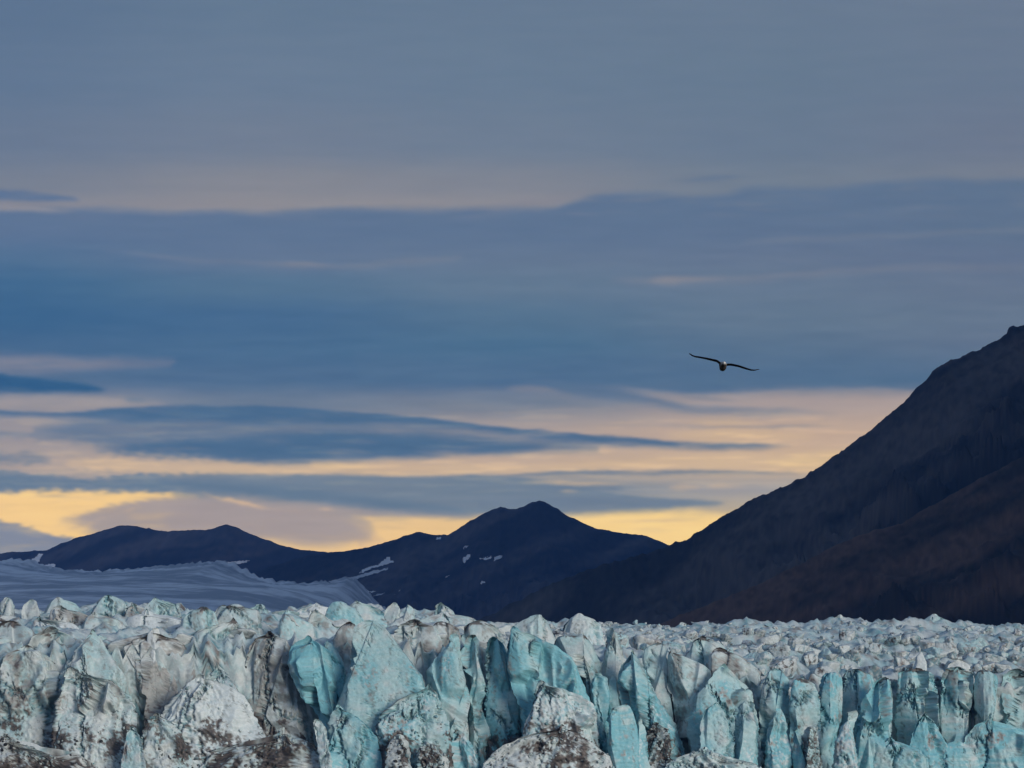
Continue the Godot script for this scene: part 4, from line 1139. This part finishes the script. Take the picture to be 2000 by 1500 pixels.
func make_block_field():
	# the jumbled blocks behind the cliff, thickest on the right
	var looks := ["blue=0.02 brown=0.15 dirt=0.32", "blue=0.18 brown=0.15 dirt=0.22", "blue=-0.05 brown=0.4 dirt=0.3", "blue=0.34 dirt=0.15", "blue=0.0 white=0.3 brown=0.1 dirt=0.22", "blue=0.0 brown=0.3 dirt=0.26", "blue=-0.05 white=0.1 brown=0.15 dirt=0.38", "blue=0.05 white=0.15 brown=0.1 dirt=0.22"]
	var shapes := []
	for i in 16:
		shapes.append(boulder(900 + i, 34, 10 + i % 6, looks[i % looks.size()], Vector3(1.15, 0.8 + 0.15 * (i % 3), 1.0), 1.0))
	rng.seed = 4242
	var spots := []
	for row in 17:
		var t := row / 16.0
		var x := 960.0 + rng.randf() * 20.0 + 140.0 * t * 0.0
		while x < 2060.0:
			var d0 := 309.0 + 3.0 * rng.randf()
			var d1 := glacier_back(x).y - 3.0
			var d := lerpf(d0, d1, pow(t, 1.1)) + rng.randf_range(-3.0, 3.0)
			var size := 0.75 + 1.5 * pow(rng.randf(), 1.6) + (1.2 if rng.randf() < 0.07 else 0.0)
			spots.append([x, d, size])
			x += size * 2.0 * F / d * rng.randf_range(0.75, 1.25)
	var places := [1090, "the large turquoise face", 1190, "the arched-rim slab", 1260, "the slender grey pillar", 1400, "the roof-shaped slab", 1490, "the arch-shaped block", 1610, "the round-headed column", 1720, "the snowy-capped column", 1850, "the arched dirt line", 1915, "the dusty-topped wall", 9999, "the shield-like end"]
	var count := 0
	for s in spots:
		if count >= 296:
			break
		if s[0] < 1240.0 and s[1] < 325.0:
			continue
		var t: float = (s[1] - 309.0) / (glacier_back(s[0]).y - 309.0)
		var row := "just behind" if t < 0.15 else "low in field above" if t < 0.42 else "high in field above" if t < 0.78 else "on the skyline above"
		field_block("ice_block", shapes, s[0], s[1], s[2], row + " " + spot_name(places, s[0]), "ice blocks of the jumbled field", 1.0)
		count += 1
	rng.seed = 77
	places = [110, "the jumbled block", 225, "the pointed grey tower", 345, "the brown rounded tower", 480, "the broad blue slab", 560, "the brown-stained slab", 670, "the turquoise block", 830, "the big pale slab", 905, "the sail-shaped fin", 9999, "the blue upright tower"]
	for row in 6:
		var t := row / 5.0 * 0.8
		var x := -60.0 + rng.randf() * 30.0
		while x < 960.0:
			var d := lerpf(313.0, glacier_back(x).y - 4.0, t) + rng.randf_range(-3.0, 3.0)
			var size := rng.randf_range(1.7, 3.6)
			var place := "close behind" if t < 0.3 else "on the slope above" if t < 0.9 else "on the crest above"
			field_block("ice_lump", shapes, x, d, size, place + " " + spot_name(places, x), "ice lumps of the slope below the crest", 0.5)
			x += size * 2.0 * F / d * rng.randf_range(0.9, 1.5)
	# smaller broken ice that fills the gaps between them
	var lists := []
	for i in shapes.size():
		lists.append([])
	rng.seed = 999
	for q in 2600:
		var x := rng.randf_range(-120.0, 2120.0)
		var b := glacier_back(x).y
		var d := lerpf(311.0, b - 5.0, sqrt(rng.randf()))
		if x > 980.0 and x < 1240.0 and d < 322.0:
			continue
		var s := rng.randf_range(0.35, 1.0)
		var p := at(x, surface_row(x, d), d)
		p.y += n_low.get_noise_2d(p.x * 0.35 + p.z * 0.12, p.z * 0.9) * 2.0 - 0.95 + rng.randf_range(-0.3, 0.2)
		lists[rng.randi() % shapes.size()].append(Transform3D(Basis.from_euler(Vector3(rng.randf_range(-0.6, 0.6), rng.randf() * TAU, rng.randf_range(-0.6, 0.6))) * Basis.from_scale(Vector3(s, s * rng.randf_range(0.6, 1.1), s)), p))
	var bed := Node3D.new()
	bed.name = "broken_ice"
	add_child(bed)
	tag(bed, "", "", "", "stuff")
	for i in shapes.size():
		var mm := MultiMesh.new()
		mm.transform_format = MultiMesh.TRANSFORM_3D
		mm.mesh = shapes[i]
		mm.instance_count = lists[i].size()
		for q in lists[i].size():
			mm.set_instance_transform(q, lists[i][q])
		var mi := MultiMeshInstance3D.new()
		mi.name = "rubble"
		mi.multimesh = mm
		mi.material_override = ice
		mi.set_meta("kind", "stuff")
		bed.add_child(mi, true)
	# alike neighbours are told apart by their order across the view
	for key in alike:
		var list: Array = alike[key]
		list.sort_custom(func(a, b): return a.position.x / a.position.z > b.position.x / b.position.z)
		for i in list.size():
			var order: String = "" if list.size() == 1 else ", " + ["leftmost", "second from left", "third from left", "fourth from left", "fifth from left", "sixth from left", "seventh from left", "eighth from left", "ninth from left", "tenth from left", "eleventh from left", "twelfth from left"][mini(i, 11)]
			list[i].set_meta("label", key + order)


var alike := {}
const LOOKS := ["speckled", "blue-tinged", "brown-stained", "clear blue", "frosted", "dusty", "dirt-flecked", "pale"]


func spot_name(places: Array, x: float) -> String:
	var i := 0
	while x > places[i]:
		i += 2
	return places[i + 1]


func field_block(called: String, shapes: Array, x: float, d: float, size: float, place: String, group: String, flat: float):
	var w := rng.randi() % shapes.size()
	var o := put(called, shapes[w], ice)
	tag(o, "", called.replace("_", " "), group)
	var label := "%s%s %s %s" % ["large " if size > 1.9 else "small " if size < 1.2 else "", LOOKS[w % LOOKS.size()], called.replace("_", " "), place]
	if not alike.has(label):
		alike[label] = []
	alike[label].append(o)
	o.rotation = Vector3(rng.randf_range(-0.25, 0.25), rng.randf() * TAU, rng.randf_range(-0.25, 0.25))
	o.scale = Vector3(size * (1.3 if flat < 1.0 else 1.0), size * flat * rng.randf_range(0.8, 1.2), size)
	var p := at(x, surface_row(x, d), d)
	var wave := n_low.get_noise_2d(p.x * 0.35 + p.z * 0.12, p.z * 0.9) * 2.0
	o.position = p + Vector3(0, size * flat * rng.randf_range(-0.3, 0.25) - (0.35 if flat > 0.9 else 0.3) + wave, 0)


# ==================================================================== the seabird
func make_bird():
	var d := 34.0
	var u := d / F
	var xs := [-65, -60, -55, -48, -40, -32, -25, -18, -12, -8, -5, -2, 0, 2, 5, 8, 12, 18, 25, 32, 40, 48, 55, 60, 65, 72]
	var line := [-65, -25, -60, -21, -55, -18.5, -40, -15, -25, -11.5, -12, -8.5, -6, -4.5, 0, -2.5, 6, -1.5, 15, -1.5, 30, 1.5, 45, 6, 55, 8.2, 62, 8.2, 72, 5.5]
	var body := [-0.24, 0.004, -0.2, 0.012, -0.14, 0.03, -0.06, 0.052, 0.02, 0.056, 0.08, 0.048, 0.12, 0.034, 0.155, 0.033, 0.18, 0.022, 0.195, 0.004]
	var rise := [-0.24, 0.012, -0.1, 0.0, 0.05, 0.0, 0.12, 0.014, 0.16, 0.018, 0.2, 0.012]
	var cols := 61
	var across := []
	for i in xs.size() - 1:
		for q in 3:
			across.append(lerpf(xs[i], xs[i + 1], q / 3.0))
	across.append(72.0)
	var v := PackedVector3Array()
	var c := PackedColorArray()
	var ring := cols * 2
	for xp in across:
		var x: float = xp * u
		var tip := clampf(1.0 - absf(xp - (3.5 if xp > 0 else 0.0)) / 68.5, 0.0, 1.0)
		var yw := -lut(line, xp) * u
		var chord := lerpf(0.03, 0.17, pow(tip, 0.45))
		var sweep := 0.03 * sin(tip * PI) - 0.07 * (1.0 - tip) * (1.0 - tip)
		var z0 := -0.5 * chord + sweep
		var z1 := 0.5 * chord + sweep
		var thick := 0.003 + 0.006 * pow(tip, 0.5)
		var zb := 0.0
		var b0 := z0
		var b1 := z1
		if absf(x) < 0.056:
			# where the body is at least that thick
			for q in 60:
				var z := -0.24 + 0.44 * q / 59.0
				if lut(body, z) > absf(x):
					b0 = minf(b0, z)
					b1 = maxf(b1, z)
		for i in ring:
			var f := (i / float(cols - 1)) if i < cols else (1.0 - (i - cols) / float(cols - 1))
			var z := lerpf(b0, b1, f)
			var side := 1.0 if i < cols else -1.0
			var wing := 0.0
			var e := (z - z0) / (z1 - z0)
			if e > 0.0 and e < 1.0:
				wing = thick * pow(4.0 * e * (1.0 - e), 0.5) * (0.6 + 0.4 * e)
			var bod := 0.0
			var rb := lut(body, z)
			if rb > absf(x):
				bod = sqrt(rb * rb - x * x)
			var yb := lut(rise, z) - 0.025
			var y := yw + side * wing
			if bod > 0.0:
				y = maxf(y, yb + bod) if side > 0.0 else minf(y, yb - bod)
			v.append(Vector3(x, y, z))
			var col := Color(0.022, 0.019, 0.017)
			if bod > wing * 0.6:
				var head := smoothstep(0.07, 0.1, z)
				col = Color(0.05, 0.042, 0.035).lerp(Color(0.75, 0.74, 0.70), head if y > yb - 0.006 else 0.0)
			c.append(col)
	var feather := StandardMaterial3D.new()
	feather.resource_name = "plumage"
	feather.vertex_color_use_as_albedo = true
	feather.roughness = 0.8
	var o := put("seabird", grid_mesh(v, c, ring, across.size(), true, true), feather)
	o.position = at(1412, 714, d)
	tag(o, "dark-winged seabird with a white head gliding on outstretched wings before the clouds", "bird")
	var dark := StandardMaterial3D.new()
	dark.resource_name = "bill_horn"
	dark.albedo_color = Color(0.25, 0.2, 0.1)
	dark.roughness = 0.4
	var bill := CylinderMesh.new()
	bill.top_radius = 0.002
	bill.bottom_radius = 0.008
	bill.height = 0.04
	bill.radial_segments = 10
	var bo := put("bill", bill, dark, o)
	bo.rotation.x = PI / 2 + 0.15
	bo.position = Vector3(0, -0.016, 0.205)
	var eye_mat := StandardMaterial3D.new()
	eye_mat.resource_name = "eye"
	eye_mat.albedo_color = Color(0.02, 0.02, 0.02)
	eye_mat.roughness = 0.1
	var ball := SphereMesh.new()
	ball.radius = 0.004
	ball.height = 0.008
	ball.radial_segments = 10
	ball.rings = 6
	for s in [-1.0, 1.0]:
		var e := put("eye", ball, eye_mat, o)
		e.position = Vector3(s * 0.022, 0.006, 0.168)
